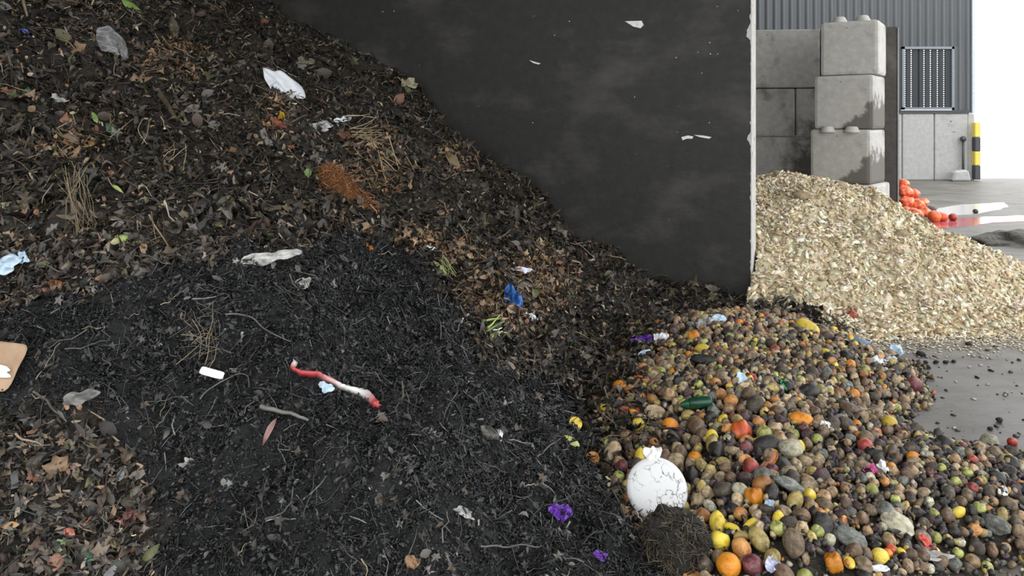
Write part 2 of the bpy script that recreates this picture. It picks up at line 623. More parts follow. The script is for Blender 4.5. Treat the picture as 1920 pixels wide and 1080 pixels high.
gx0, gx1, gz0, gz1 = fx(1689), fx(1786), fz(206), fz(88)
full = rib_mesh(pz + .03, 6.98); over = rib_mesh(gz1 - .02, 6.98)
x = fx(1822) - rw
while x > fx(1150):
    inside = x + rw > gx0 + .02 and x < gx1 - .02
    o = link('cladding_rib', over if inside else full, M_CLAD, wf)
    o.location = (x, 0, 0)
    x -= rw
boxo('jamb_trim', gx1 + .001, gx1 + rw + .03, -.02, .04, pz + .03, gz1 + .02, M_CLAD, wf)
boxo('jamb_trim', gx0 - rw - .03, gx0 - .001, -.02, .04, pz + .03, gz1 + .02, M_CLAD, wf)
boxo('corner_trim', fx(1821), fx(1826), -.06, .25, pz + .0, 6.98, mat_plain('pale_corner_trim', (.5, .55, .6), rough=.4), wf)
boxo('corner_post', fx(1811), fx(1824), -.1, .3, 0, pz, M_PLINTH, wf, bevel=.02)
boxo('sill_flashing', gx0 - .1, fx(1812), -.14, .05, pz, pz + .1, mat_plain('dark_flashing', (.04, .045, .05)), wf)
# louvre with small gaps of daylight
lv = empty('window_1', (0, FY, 0)); struct(lv)
M_LV = mat_plain('louvre_frame_grey', (.2, .23, .26), rough=.5)
M_LVD = mat_plain('louvre_dark', (.022, .027, .032), rough=.6)
for a, c, d, e in [(gx0, gx1, gz1 - .07, gz1), (gx0, gx1, gz0, gz0 + .07), (gx0, gx0 + .07, gz0, gz1), (gx1 - .07, gx1, gz0, gz1)]:
    boxo('frame_bar', a, c, -.1, .05, d, e, M_LV, lv)
cols = [1696, 1708, 1720, 1732, 1744, 1757, 1769]
hw = 1.9 / PXM
prev = gx0 + .07
for cpx in cols:
    c = fx(cpx)
    boxo('slat', prev, c - hw, -.05, .02, gz0 + .07, gz1 - .07, M_LVD, lv)
    prev = c + hw
    bm = bmesh.new()
    zz = gz0 + .07
    step = (gz1 - gz0 - .14) / 27
    if cpx == 1720:
        box_bm(bm, c - hw, c + hw, -.02, .0, gz0 + .07, gz1 - .07)
    else:
        for k in range(28):
            box_bm(bm, c - hw, c + hw, -.02, .0, zz + k * step - step * .25, zz + k * step + step * .25)
    bm_obj('rung_column', bm, M_LVD, lv)
boxo('slat', prev, gx1 - .07, -.05, .02, gz0 + .07, gz1 - .07, M_LVD, lv)
# striped guard, black pole, rubble at the corner
M_YEL = mat_plain('hazard_yellow', (.75, .6, .12), rough=.5)
M_BLK_P = mat_plain('hazard_black', (.05, .055, .06), rough=.5)
gd = empty('post_guard', (fx(1819), FY - .3, 0))
zt = [fz(335), fz(309), fz(283), fz(257), fz(229)]
for k in range(4):
    bm = bmesh.new()
    box_bm(bm, -.085, .085, -.09, .09, max(0, zt[k]), zt[k + 1] - .002)
    bm_obj('stripe', bm, M_BLK_P if k % 2 == 0 else M_YEL, gd, bevel=.02)
tag(gd, 'yellow and black striped guard on the corner of the far shed wall', 'post guard')
bm = bmesh.new()
bmesh.ops.create_cone(bm, cap_ends=True, segments=10, radius1=.035, radius2=.035, depth=1.2)
bmesh.ops.translate(bm, verts=bm.verts, vec=(0, 0, .6))
vs = bmesh.ops.create_icosphere(bm, subdivisions=2, radius=.09)['verts']
bmesh.ops.translate(bm, verts=vs, vec=(0, 0, 1.22))
po = bm_obj('upright_pole', bm, M_BLK_P, None, smooth=True)
po.location = (fx(1800) - .05, FY - .25, 0)
tag(po, 'thin black pole with a round head against the pale plinth wall', 'pole')
bm = bmesh.new()
box_bm(bm, -.28, .28, -.15, .15, 0, .32)
for v in bm.verts:
    if v.co.z > .1: v.co.x *= .7; v.co.z += .1 * v.co.x
rb = bm_obj('concrete_lump', bm, M_PLINTH, None, bevel=.05)
rb.location = (fx(1785) - .1, FY - .55, 0)
tag(rb, 'broken grey concrete lump at the foot of the far plinth wall', 'concrete lump')


# ------------------------------------------------------------------ scatter tools
def rot_from_normal(n, spin):
    """(N,3,3) with columns x,y,z; z = n"""
    n = np.asarray(n, float)
    n = n / np.linalg.norm(n, axis=1, keepdims=True)
    a = np.where(np.abs(n[:, 2:3]) > .9, np.array([[1., 0, 0]]), np.array([[0, 0, 1.]]))
    x = np.cross(a, n); x /= np.linalg.norm(x, axis=1, keepdims=True)
    y = np.cross(n, x)
    c, s_ = np.cos(spin)[:, None], np.sin(spin)[:, None]
    return np.stack([x * c + y * s_, -x * s_ + y * c, n], axis=2)


def rand_rot(n):
    q = rng.normal(size=(n, 4)); q /= np.linalg.norm(q, axis=1, keepdims=True)
    w, x, y, z = q.T
    return np.stack([np.stack([1 - 2 * (y * y + z * z), 2 * (x * y - w * z), 2 * (x * z + w * y)], -1),
                     np.stack([2 * (x * y + w * z), 1 - 2 * (x * x + z * z), 2 * (y * z - w * x)], -1),
                     np.stack([2 * (x * z - w * y), 2 * (y * z + w * x), 1 - 2 * (x * x + y * y)], -1)], 1)


class Batch:
    def __init__(s): s.V = []; s.F = {}; s.C = []; s.n = 0

    def add(s, tv, tf, P, R, S, C):
        """tv (k,3), tf list of arrays, P (N,3), R (N,3,3), S (N,3), C (N,3)"""
        n = len(P)
        if n == 0: return
        L = tv[None] * S[:, None, :]
        Wd = np.einsum('nij,nkj->nki', R, L) + P[:, None, :]
        k = len(tv)
        s.V.append(Wd.reshape(-1, 3))
        s.C.append(np.repeat(C, k, axis=0))
        off = s.n + np.arange(n)[:, None, None] * k
        for f in tf:
            s.F.setdefault(f.shape[1], []).append((f[None] + off).reshape(-1, f.shape[1]))
        s.n += n * k

    def build(s, name, mat, parent=None, smooth=False):
        me = raw_mesh(name, np.concatenate(s.V), [np.concatenate(v) for v in s.F.values()], np.concatenate(s.C), smooth)
        return link(name, me, mat, parent)


def leaf_ovate(curl=.2, fold=.15, wide=.36):
    ys = [-.5, -.2, .12, .38, .55]
    ws = [.03, .8, 1, .55, .0]
    V = []
    for y, w in zip(ys, ws):
        zc = curl * (y * y * 2 - .2)
        V += [(-w * wide, y, zc + fold * w), (0, y, zc), (w * wide, y, zc + fold * w)]
    Fq = []
    for i in range(4):
        a = i * 3
        Fq += [(a, a + 1, a + 4, a + 3), (a + 1, a + 2, a + 5, a + 4)]
    return np.array(V, float), [np.array(Fq)]


def leaf_lobed(seed, lobes=5, curl=.25):
    r = random.Random(seed)
    V = [(0, 0, 0)]
    n = lobes * 2 + 1
    for i in range(n):
        a = math.pi * (-.5 + .08) + (2 * math.pi - .5) * i / (n - 1) - .0
        rad = (.52 if i % 2 else .33) * r.uniform(.65, 1.2)
        if i in (0, n - 1): rad = .2
        V.append((rad * math.cos(a), rad * math.sin(a), curl * rad * r.uniform(-.9, 1.6)))
    V.append((.02, -.75, .05)); V.append((-.02, -.75, .05))
    Ft = [(0, i, i + 1) for i in range(1, n)] + [(0, n + 2, n + 1)]
    return np.array(V, float), [np.array(Ft)]


def shred(seed):
    r = random.Random(seed)
    V = []
    k = 4
    for i in range(k):
        y = -.5 + i / (k - 1)
        w = r.uniform(.08, .25) * (1 if 0 < i < k - 1 else .6)
        o = r.uniform(-.1, .1); z = r.uniform(-.1, .14)
        V += [(o - w, y, z + r.uniform(-.06, .06)), (o + w, y, z + r.uniform(-.06, .06))]
    return np.array(V, float), [np.array([(2 * i, 2 * i + 1, 2 * i + 3, 2 * i + 2) for i in range(k - 1)])]


def twig_t(seed, segs=4, sides=4, bend=.12, rad=.02):
    r = random.Random(seed)
    V = []
    ox = oz = 0
    for i in range(segs + 1):
        y = -.5 + i / segs
        rr_ = rad * (1 - .55 * i / segs)
        for k in range(sides):
            a = 2 * math.pi * k / sides
            V.append((ox + rr_ * math.cos(a), y, oz + rr_ * math.sin(a)))
        ox += r.uniform(-bend, bend); oz += r.uniform(-bend, bend) * .6
    Fq = []
    for i in range(segs):
        for k in range(sides):
            a = i * sides; c = (k + 1) % sides
            Fq.append((a + k, a + c, a + sides + c, a + sides + k))
    return np.array(V, float), [np.array(Fq)]


def ico(sub, seed=0, amp=0.0, sc=(1, 1, 1), nscale=1.4):
    bm = bmesh.new()
    bmesh.ops.create_icosphere(bm, subdivisions=sub, radius=1.0)
    V = np.array([v.co[:] for v in bm.verts])
    Ft = np.array([[v.index for v in f.verts] for f in bm.faces])
    bm.free()
    if amp:
        V = V * (1 + amp * (vnoise(V[:, 0] * nscale + V[:, 2] * 1.7, V[:, 1] * nscale - V[:, 2] * 1.1, seed)
                            + .6 * vnoise(V[:, 0] * nscale * 2.3 + 5, V[:, 1] * 2.3 * nscale + V[:, 2] * 2.9, seed + 3)) * 2)[:, None]
    return V * np.array(sc), [Ft]


OV = [leaf_ovate(.25, .12, .36), leaf_ovate(-.4, .2, .28), leaf_ovate(.5, -.1, .42), leaf_ovate(.1, .3, .2)]
LB = [leaf_lobed(1), leaf_lobed(2, 5, .5), leaf_lobed(3, 4, -.3), leaf_lobed(4, 6, .35)]
SH = [shred(i) for i in range(6)]
TW = [twig_t(i) for i in range(5)]
TWL = [twig_t(i + 20, segs=3, sides=3, rad=.022, bend=.1) for i in range(4)]
CL = [ico(1, i, .25, (1, .8, .6)) for i in range(5)]


def pal(cols, n, jit=.25):
    cols = np.array(cols)
    c = cols[rng.integers(0, len(cols), n)]
    return np.clip(c * (1 + rng.uniform(-jit, jit, (n, 1))) * (1 + rng.uniform(-.08, .08, (n, 3))), 0, 1)


def surf_points(n, xr, yr, fn, test, wexp=1.0, ymin=1.2):
    """rejection sample on a height field, denser near the camera"""
    out = []
    tot = 0
    while tot < n:
        X = rng.uniform(*xr, 60000); Y = rng.uniform(*yr, 60000)
        s_, t_ = st(X, Y)
        w = (ymin / np.maximum(np.hypot(X, Y), ymin)) ** wexp
        ok = (rng.random(60000) < w)
        X, Y = X[ok], Y[ok]
        ok = test(X, Y)
        X, Y = X[ok], Y[ok]
        Z = fn(X, Y)
        px, py = project(X, Y, Z)
        ok = (px > -250) & (px < 2170) & (py > -250) & (py < 1400)
        out.append(np.stack([X[ok], Y[ok], Z[ok]], 1)); tot += ok.sum()
    return np.concatenate(out)[:n]


def tilt(nrm, k):
    v = nrm + rng.normal(size=nrm.shape) * k
    v[:, 2] = np.abs(v[:, 2]) * .8 + .2
    return v / np.linalg.norm(v, axis=1, keepdims=True)


# ------------------------------------------------------------------ the heap of garden waste
M_LIT = mat_attr('leaf_litter_mix', rough=.5, spec=.5, var=.35, scale=45)
M_SOILB = mat_noise('brown_waste_soil', [(.3, (.010, .008, .006)), (.55, (.028, .022, .016)), (.75, (.06, .047, .034))], scale=28, rough=.8, bump=.9, dist=.03)
M_SOILK = mat_noise('black_compost_soil', [(.3, (.004, .0045, .005)), (.6, (.011, .0115, .0125)), (.8, (.026, .026, .026))], scale=40, rough=.75, bump=.9, dist=.025)

in_black = lambda X, Y: inpoly(X, Y, BLACK)


def front_of_wall(X, Y):
    s, t = st(X, Y)
    return (t > .015) | (s < -.1)


gs = .03
xs = np.arange(-7.2, 3.6, gs); ysv = np.arange(.5, 11.0, gs)
GX, GY = np.meshgrid(xs, ysv)
GZ = z_heap(GX, GY)
S_, T_ = st(GX, GY)
DB = polydist(GX, GY, BLACK)


def grid_mesh(name, Z, keep):
    ny, nx = Z.shape
    idx = np.full(Z.shape, -1)
    q = keep[:-1, :-1] & keep[1:, :-1] & keep[:-1, 1:] & keep[1:, 1:]
    used = np.zeros(Z.shape, bool)
    used[:-1, :-1] |= q; used[1:, :-1] |= q; used[:-1, 1:] |= q; used[1:, 1:] |= q
    idx[used] = np.arange(used.sum())
    V = np.stack([GX[used], GY[used], Z[used]], 1)
    j, i = np.nonzero(q)
    Fq = np.stack([idx[j, i], idx[j, i + 1], idx[j + 1, i + 1], idx[j + 1, i]], 1)
    return raw_mesh(name, V, Fq, smooth=True)


vis = np.abs(GX) < .8 * GY + 1.2
hk = (GZ > -.028) & ((T_ > -.02) | (S_ < -.02)) & vis
heap = link('garden_waste_heap', grid_mesh('garden_waste_heap', np.where(hk, GZ, -.06) - .06 * sstep(.05, .2, DB), hk), M_SOILB)
tag(heap, 'tall brown heap of leaves, twigs and garden waste against the dark partition wall', 'waste heap')
mk = (DB > -.06) & (GZ > -.028)
ZM = GZ + .03 * fbm(GX, GY, 14, 3, 77) - .12 * sstep(.0, -.06, DB)
mound = link('compost_mound', grid_mesh('compost_mound', ZM, mk), M_SOILK)
tag(mound, 'low mound of fine black compost in front of the brown leaf heap', 'compost mound')

BROWN = [(.028, .021, .015), (.045, .033, .023), (.018, .014, .011), (.075, .056, .038), (.011, .010, .008), (.035, .032, .02), (.12, .092, .062),
         (.022, .022, .014), (.014, .012, .010), (.06, .05, .04), (.018, .015, .012), (.012, .011, .009)]
TAN = [(.30, .2, .12), (.22, .14, .09), (.36, .29, .2), (.24, .13, .07), (.22, .18, .13), (.42, .37, .29)]
OLIVE = [(.06, .066, .025), (.10, .10, .04), (.035, .05, .022)]
BLACKP = [(.007, .008, .009), (.012, .013, .014), (.005, .0055, .006), (.02, .0205, .021), (.010, .010, .0095), (.032, .032, .032), (.006, .0065, .007)]
GREYP = [(.07, .07, .067), (.12, .12, .115), (.05, .049, .046), (.2, .2, .19)]

brown_ok = lambda X, Y: (z_heap(X, Y) > .0) & front_of_wall(X, Y) & ~in_black(X, Y)
black_ok = lambda X, Y: in_black(X, Y) & (z_heap(X, Y) > .01)


def litter(n, ok, kinds, xr=(-6.5, 3.4), yr=(.8, 9.8), fn=None, lift=.012, tk=.5, wexp=1.2):
    fn = fn or z_heap
    B = Batch()
    tot = sum(k[0] for k in kinds)
    for frac, tmpl, lo, hi, palette in kinds:
        m_ = int(n * frac / tot)
        P = surf_points(m_, xr, yr, fn, ok, wexp)
        nr = tilt(normal_at(P[:, 0], P[:, 1], fn), tk)
        P = P + nr * rng.uniform(0, lift * 2, (m_, 1))
        R = rot_from_normal(nr, rng.uniform(0, 6.28, m_))
        sz = lo + (hi - lo) * rng.random(m_) ** 2.0
        sz = sz * np.clip(P[:, 1] / 3.6, .62, 1.15)
        S = np.stack([sz * rng.uniform(.6, 1.1, m_), sz, sz * rng.uniform(.8, 2.2, m_)], 1)
        C = pal(palette, m_)
        which = rng.integers(0, len(tmpl), m_)
        for k, (tv, tf) in enumerate(tmpl):
            w = which == k
            B.add(tv, tf, P[w], R[w], S[w], C[w])
    return B


B = litter(60000, brown_ok, [(.20, OV, .022, .085, BROWN), (.07, LB, .04, .11, BROWN), (.38, SH, .02, .085, BROWN), (.075, SH, .012, .06, TAN), (.03, OV, .015, .055, TAN),
                             (.03, OV, .02, .07, OLIVE), (.19, TWL, .04, .22, BROWN), (.03, TWL, .04, .22, TAN)], tk=.8, lift=.016)
tag(B.build('leaf_litter', M_LIT, heap), kind='stuff')
PATCH = [(770, 448, 62, 22), (868, 478, 46, 30), (890, 560, 46, 60), (330, 115, 80, 40), (690, 265, 60, 30), (850, 300, 40, 40), (130, 285, 60, 50), (520, 215, 40, 50),
         (700, 330, 70, 50), (950, 590, 70, 40), (1010, 520, 70, 70), (880, 130, 0, 0), (800, 125, 60, 25)]
PC = [(hit(x_, y_), w_, h_) for x_, y_, w_, h_ in PATCH if w_]


def in_patch(X, Y):
    Z = z_heap(X, Y)
    px, py = project(X, Y, Z)
    r = np.zeros(X.shape, bool)
    for (p_, w_, h_), q_ in zip(PC, [q for q in PATCH if q[2]]):
        d2 = ((px - q_[0]) / w_) ** 2 + ((py - q_[1]) / h_) ** 2
        r |= (d2 < 1.3) & (np.abs(Y - p_[1]) < .7) & (rng.random(X.shape) > d2 * .75)
    return r & brown_ok(X, Y)


WARM = [(.30, .17, .09), (.22, .12, .065), (.36, .25, .15), (.16, .10, .06), (.12, .085, .05), (.26, .19, .10)]
B = litter(3600, in_patch, [(.3, OV, .025, .07, WARM), (.4, SH, .02, .07, WARM), (.2, TWL, .05, .2, WARM), (.1, LB, .04, .1, WARM)], tk=.7, lift=.022)
tag(B.build('pale_leaf_litter', M_LIT, heap), kind='stuff')
corner_ok = lambda X, Y: brown_ok(X, Y) & (Y < 3.2) & (X < -.5)
B = litter(7000, corner_ok, [(.35, OV, .03, .08, BROWN + [(.12, .10, .085), (.16, .13, .10), (.10, .095, .085)]), (.3, SH, .03, .08, BROWN + GREYP), (.12, LB, .04, .1, [(.12, .10, .085), (.2, .15, .11), (.07, .06, .05)]),
                             (.1, SH, .02, .06, TAN), (.13, TWL, .05, .2, BROWN + GREYP)], xr=(-3.5, -.4), yr=(.8, 3.3), tk=.6, lift=.016)
tag(B.build('corner_leaf_litter', M_LIT, heap), kind='stuff')
M_KLIT = mat_attr('black_litter_mix', rough=.48, spec=.5, var=.4, scale=60)
B = litter(80000, black_ok, [(.34, CL, .003, .013, BLACKP), (.30, SH, .012, .05, BLACKP), (.05, OV, .014, .045, BLACKP), (.022, SH, .01, .04, GREYP), (.006, LB, .02, .06, GREYP),
                             (.24, TWL, .03, .16, BLACKP), (.03, TWL, .03, .16, GREYP)], yr=(.8, 6.5), lift=.009, tk=.75)
tag(B.build('compost_crumbs', M_KLIT, mound), kind='stuff')


# single leaves and twigs large enough to pick out
def mat_leaf(name, c, var=.35):
    return mat_noise(name, [(.3, tuple(x * (1 - var) for x in c)), (.7, tuple(min(1, x * (1 + var)) for x in c))], scale=18, rough=.5, bump=.3, dist=.004, rnd=True)


M_LEAF = [mat_leaf('dead_leaf_%s' % k, c) for k, c in [('umber', (.06, .042, .028)), ('tan', (.26, .17, .10)), ('rust', (.26, .105, .05)), ('grey', (.13, .12, .105)),
                                                      ('olive', (.085, .09, .035)), ('dark', (.03, .025, .02))]]
M_TWIG = [mat_leaf('twig_%s' % k, c) for k, c in [('brown', (.10, .075, .05)), ('straw', (.36, .29, .19)), ('grey', (.12, .115, .105)), ('black', (.03, .028, .026))]]


def tmesh(name, t, mat, smooth=True):
    me = raw_mesh(name, t[0], t[1], smooth=smooth)
    me.materials.append(mat)
    return me


LV_ME = [tmesh('leaf', t, mt, False) for mt in M_LEAF for t in (OV[0], OV[1], LB[0], LB[1], LB[3])]
TW_ME = [[tmesh('twig', twig_t(60 + i, segs=7, sides=6, rad=.016, bend=.07), mt) for i in range(4)] for mt in M_TWIG]


def place_mesh(name, me, P, R, S, parent):
    o = bpy.data.objects.new(name, me)
    COL.objects.link(o)
    Mx = Matrix([[float(R[i][j] * S[j]) for j in range(3)] + [float(P[i])] for i in range(3)] + [[0, 0, 0, 1]])
    o.matrix_world = Mx
    o.parent = parent
    return o


def visible_pts(n, region, fn=z_heap):
    """points spread evenly over what the photograph shows"""
    out = []
    while len(out) < n:
        px = rng.uniform(-40, 1350); py = rng.uniform(-30, 1110)
        p = hit(px, py, step=.03)
        if p[1] > 11 or not region(np.array([p[0]]), np.array([p[1]]))[0] or p[2] < .05:
            continue
        if z_fruit(np.array([p[0]]), np.array([p[1]]))[0] > p[2] - .02:
            continue
        out.append(p)
    return np.array(out)


def add_singles(parent, region, nleaf, ntwig, leaf_idx, twig_w, lsz=(15, 30), tsz=(35, 110)):
    P = visible_pts(nleaf, region)
    nr = tilt(normal_at(P[:, 0], P[:, 1], z_heap), .4)
    tocam = np.array([[0, 0, CAMH]]) - P; tocam /= np.linalg.norm(tocam, axis=1, keepdims=True)
    nr = nr * .7 + tocam * .5; nr /= np.linalg.norm(nr, axis=1, keepdims=True)
    R = rot_from_normal(nr, rng.uniform(0, 6.28, nleaf))
    for i in range(nleaf):
        sz = rng.uniform(*lsz) * P[i][1] / F * (1 if rng.random() < .85 else 1.35)
        k = leaf_idx[rng.integers(len(leaf_idx))] * 5 + rng.integers(5)
        place_mesh('leaf', LV_ME[k], P[i] + nr[i] * .025, R[i], (sz * rng.uniform(.75, 1.1), sz, sz), parent)
    P = visible_pts(ntwig, region)
    nr = tilt(normal_at(P[:, 0], P[:, 1], z_heap), .18)
    R = rot_from_normal(nr, rng.uniform(0, 6.28, ntwig))
    for i in range(ntwig):
        sz = rng.uniform(*tsz) * rng.uniform(.5, 1) * P[i][1] / F
        th = rng.uniform(1.4, 3.2) * P[i][1] / F / .032
        k = rng.choice(len(twig_w), p=twig_w)
        me = TW_ME[k][rng.integers(4)]
        place_mesh('twig', me, P[i] + nr[i] * .022, R[i], (th, sz, th), parent)


add_singles(heap, brown_ok, 290, 170, [0, 0, 0, 0, 1, 2, 3, 3, 4, 5, 5, 5], [.45, .3, .2, .05])
add_singles(mound, black_ok, 110, 150, [3, 5, 5, 5, 3, 0], [.25, .05, .35, .35], lsz=(12, 24), tsz=(30, 110))


# ------------------------------------------------------------------ wood chip pile
cx = np.arange(.2, 7.6, .045); cy = np.arange(5.6, 12.3, .045)
GX, GY = np.meshgrid(cx, cy)
GZ = z_chip(GX, GY)
M_CHIPB = mat_noise('pale_chip_mass', [(.3, (.42, .34, .2)), (.55, (.6, .52, .36)), (.75, (.74, .68, .52))], scale=22, rough=.9, bump=.8, dist=.03)
S_, T_ = st(GX, GY)
ck = (GZ > -.02) & ((T_ < -.24) | (S_ < .02))
chip = link('wood_chip_pile', grid_mesh('wood_chip_pile', GZ, ck), M_CHIPB)
tag(chip, 'pale yellow pile of wood chips spilling out from behind the partition wall', 'wood chips')
CHIPP = [(.66, .57, .40), (.58, .47, .29), (.74, .68, .52), (.48, .37, .22), (.70, .63, .46), (.80, .76, .63), (.36, .27, .16)]
chip_ok = lambda X, Y: (z_chip(X, Y) > -.01) & ((st(X, Y)[1] < -.27) | (st(X, Y)[0] < -.02))
bmv = bmesh.new(); bmesh.ops.create_cube(bmv, size=1.0)
CUBE = (np.array([v.co[:] for v in bmv.verts]), [np.array([[v.index for v in f.verts] for f in bmv.faces])]); bmv.free()
CUBE2 = (CUBE[0] * np.array([.45, 1, .14]), CUBE[1])
CUBE3 = (CUBE[0] * np.array([.25, 1, .2]), CUBE[1])
CUBE4 = (CUBE[0] * np.array([.8, 1, .12]), CUBE[1])
B = litter(26000, chip_ok, [(1, [CUBE2, CUBE3, CUBE4], .018, .06, CHIPP)], xr=(1.5, 7.4), yr=(5.7, 11.8), fn=z_chip, lift=.01, tk=.5, wexp=.8)
# loose chips and dust spread on the floor round the pile
n = 11000
ang = rng.uniform(-2.6, .6, n); rad = CR * (1 + np.abs(rng.normal(0, .085, n)))
P = np.stack([CX + rad * np.cos(ang), CY + rad * np.sin(ang), np.full(n, .006)], 1)
ok = front_of_wall(P[:, 0], P[:, 1]) & (z_chip(P[:, 0], P[:, 1]) < .03) & (z_heap(P[:, 0], P[:, 1]) < .02) & (st(P[:, 0], P[:, 1])[0] < 0)
P = P[ok]; n = len(P)
sz = rng.uniform(.006, .026, n)
B.add(CUBE2[0], CUBE2[1], P, rot_from_normal(np.tile([[0, 0, 1.]], (n, 1)), rng.uniform(0, 6.28, n)), np.stack([sz, sz, sz], 1), pal(CHIPP, n))
tag(B.build('wood_chips', mat_attr('chip_mix', rough=.8, spec=.3, var=.2, scale=30), chip), kind='stuff')
# damp clumps in the chips
M_CLUMP = mat_noise('damp_chip_clump', [(.3, (.24, .18, .10)), (.7, (.48, .39, .25))], scale=60, rough=.9, bump=.9, dist=.02)
for i, (px, py, r) in enumerate([(1503, 371, .085), (1690, 443, .07), (1560, 455, .06), (1575, 350, .07), (1640, 372, .05)]):
    p = hit(px, py, z_chip, 5.8)
    V, Ft = ico(3, 90 + i, .3, (1.2, .9, .7), 2.2)
    o = link('clump', raw_mesh('clump', V * r, Ft, smooth=True), M_CLUMP, chip)
    o.location = p + np.array([0, 0, r * .1])

# ------------------------------------------------------------------ placing by what a pixel looks at
def ray(px, py, Y):
    return np.array([(px - HX) / F * Y, Y, CAMH - (py - HY) / F * Y])


def frame(px, py, rot=0.0, face=.5, fn=z_all):
    """position on the surface, axes (x roughly right in the picture, z out of the surface), metres per pixel"""
    P = hit(px, py, fn)
    n = normal_at(P[0], P[1], fn, .12)[0]
    c = np.array([0, 0, CAMH]) - P; c /= np.linalg.norm(c)
    z = n * (1 - face) + c * face; z /= np.linalg.norm(z)
    x = np.array([1., 0, 0]); x = x - z * x.dot(z); x /= np.linalg.norm(x)
    y = np.cross(z, x)
    a = math.radians(rot)
    x, y = x * math.cos(a) + y * math.sin(a), -x * math.sin(a) + y * math.cos(a)
    return P, np.stack([x, y, z], 1), P[1] / F


# ------------------------------------------------------------------ rubbish in and on the heaps
def crumple(w, h, nx, ny, amp, seed, cut=.25, thick=.002, fold=1.0):
    """crumpled sheet: rings inside an irregular rounded outline, with ridged folds"""
    nr, na = max(6, ny // 2), max(24, nx * 2)
    r_ = random.Random(seed)
    th = np.arange(na) / na * 2 * math.pi
    pw_ = 2.2 + 5 * max(0, .3 - cut) / .3
    base = (np.abs(np.cos(th)) ** pw_ + np.abs(np.sin(th)) ** pw_) ** (-1 / pw_)
    out = base * (1 + cut * .55 * sum(math.sin(1) * np.sin(k * th + r_.uniform(0, 6.3)) / (k ** .7) for k in (2, 3, 5, 7)) )
    V = []
    for i in range(nr + 1):
        f = i / nr
        V.append(np.stack([np.cos(th) * out * f * .5, np.sin(th) * out * f * .5], 1))
    uv = np.concatenate(V)
    u, v = uv[:, 0], uv[:, 1]
    a1 = r_.uniform(0, 3.14)
    ridge = 1 - 2 * np.abs(((u * math.cos(a1) + v * math.sin(a1)) * 2.2 * fold + .8 * vnoise(u * 4 + seed, v * 4, seed)) % 1 - .5) * 2
    Z = amp * (fbm(u + seed, v, 3.0 * fold, 2, seed) * 1.6 + .35 * ridge + .25 * np.abs(vnoise(u * 9, v * 9 + seed, seed + 9)))
    V = np.stack([u * w, v * h, Z], 1)
    Fq = []
    for i in range(nr):
        for e in range(na):
            Fq.append((i * na + e, (i + 1) * na + e, (i + 1) * na + (e + 1) % na, i * na + (e + 1) % na))
    Fq = np.array(Fq)
    n = len(V)
    V2 = V - np.array([0, 0, thick])
    E = np.array([(nr * na + e, nr * na + e + n, nr * na + (e + 1) % na + n, nr * na + (e + 1) % na) for e in range(na)])
    return np.concatenate([V, V2]), [np.concatenate([Fq, Fq[:, ::-1] + n, E])]


def matrix(P, R):
    return Matrix([[float(R[i][j]) for j in range(3)] + [float(P[i])] for i in range(3)] + [[0, 0, 0, 1]])


M_FILM_W = mat_plain('white_plastic_film', (.72, .76, .80), rough=.32, var=.12, scale=14)
M_FILM_B = mat_plain('pale_blue_film', (.5, .64, .76), rough=.3, var=.2, scale=14)
M_FILM_G = mat_plain('grey_plastic_film', (.2, .2, .2), rough=.35, var=.4, scale=20)
M_BLUE = mat_plain('blue_plastic', (.02, .09, .30), rough=.3, var=.5, scale=20)
M_PURP = mat_plain('purple_plastic', (.12, .035, .32), rough=.35, var=.35, scale=20)
M_PAPER = mat_plain('white_paper', (.78, .78, .77), rough=.8, var=.08)
M_OFFW = mat_noise('soiled_white_scrap', [(.35, (.16, .155, .145)), (.6, (.5, .5, .48))], scale=22, rough=.7)
M_CARD = mat_noise('brown_cardboard', [(.3, (.32, .21, .13)), (.7, (.46, .32, .21))], scale=9, rough=.85)
M_GREENL = mat_noise('fresh_green_leaf', [(.3, (.10, .19, .04)), (.7, (.22, .33, .09))], scale=12, rough=.4)
M_PALEG = mat_noise('pale_green_leaf', [(.3, (.25, .34, .08)), (.7, (.46, .52, .18))], scale=12, rough=.45)
M_DKG = mat_noise('dark_green_leaf', [(.3, (.02, .06, .025)), (.7, (.06, .12, .05))], scale=12, rough=.4)
M_RED = mat_plain('red_plastic', (.55, .05, .05), rough=.35)
M_RUST = M_LEAF[2]


def scrap(name, label, cat, px, py, w, h, rot, mat, amp=.2, cut=.3, face=.55, lift=.02, group=None, fold=1.0, nx=22, ny=18, extra=None):
    P, R, k = frame(px, py, rot, face)
    seed = int(px * 7 + py) % 991
    V, Fq = crumple(w * k, h * k, nx, ny, amp * min(w, h) * k, seed, cut, fold=fold)
    o = link(name, raw_mesh(name, V, Fq, smooth=True), mat)
    o.matrix_world = matrix(P + R[:, 2] * (lift + amp * min(w, h) * k * .3), R)
    tag(o, label, cat, group)
    return o


def leafthing(label, px, py, L, wd, rot, mat, t=None, lift=.025, face=.6, group=None, cat='leaf'):
    P, R, k = frame(px, py, rot, face)
    t = t or OV[0]
    n = len(t[0])
    V = t[0] * np.array([wd / .36 / 2 * k if any(t is q for q in OV) else wd * k, L * k, L * k * .8])
    o = link('leaf', raw_mesh('leaf', V, t[1], smooth=True), mat)
    md = o.modifiers.new('thickness', 'SOLIDIFY'); md.thickness = .002
    o.matrix_world = matrix(P + R[:, 2] * lift, R)
    tag(o, label, cat, group)
    return o


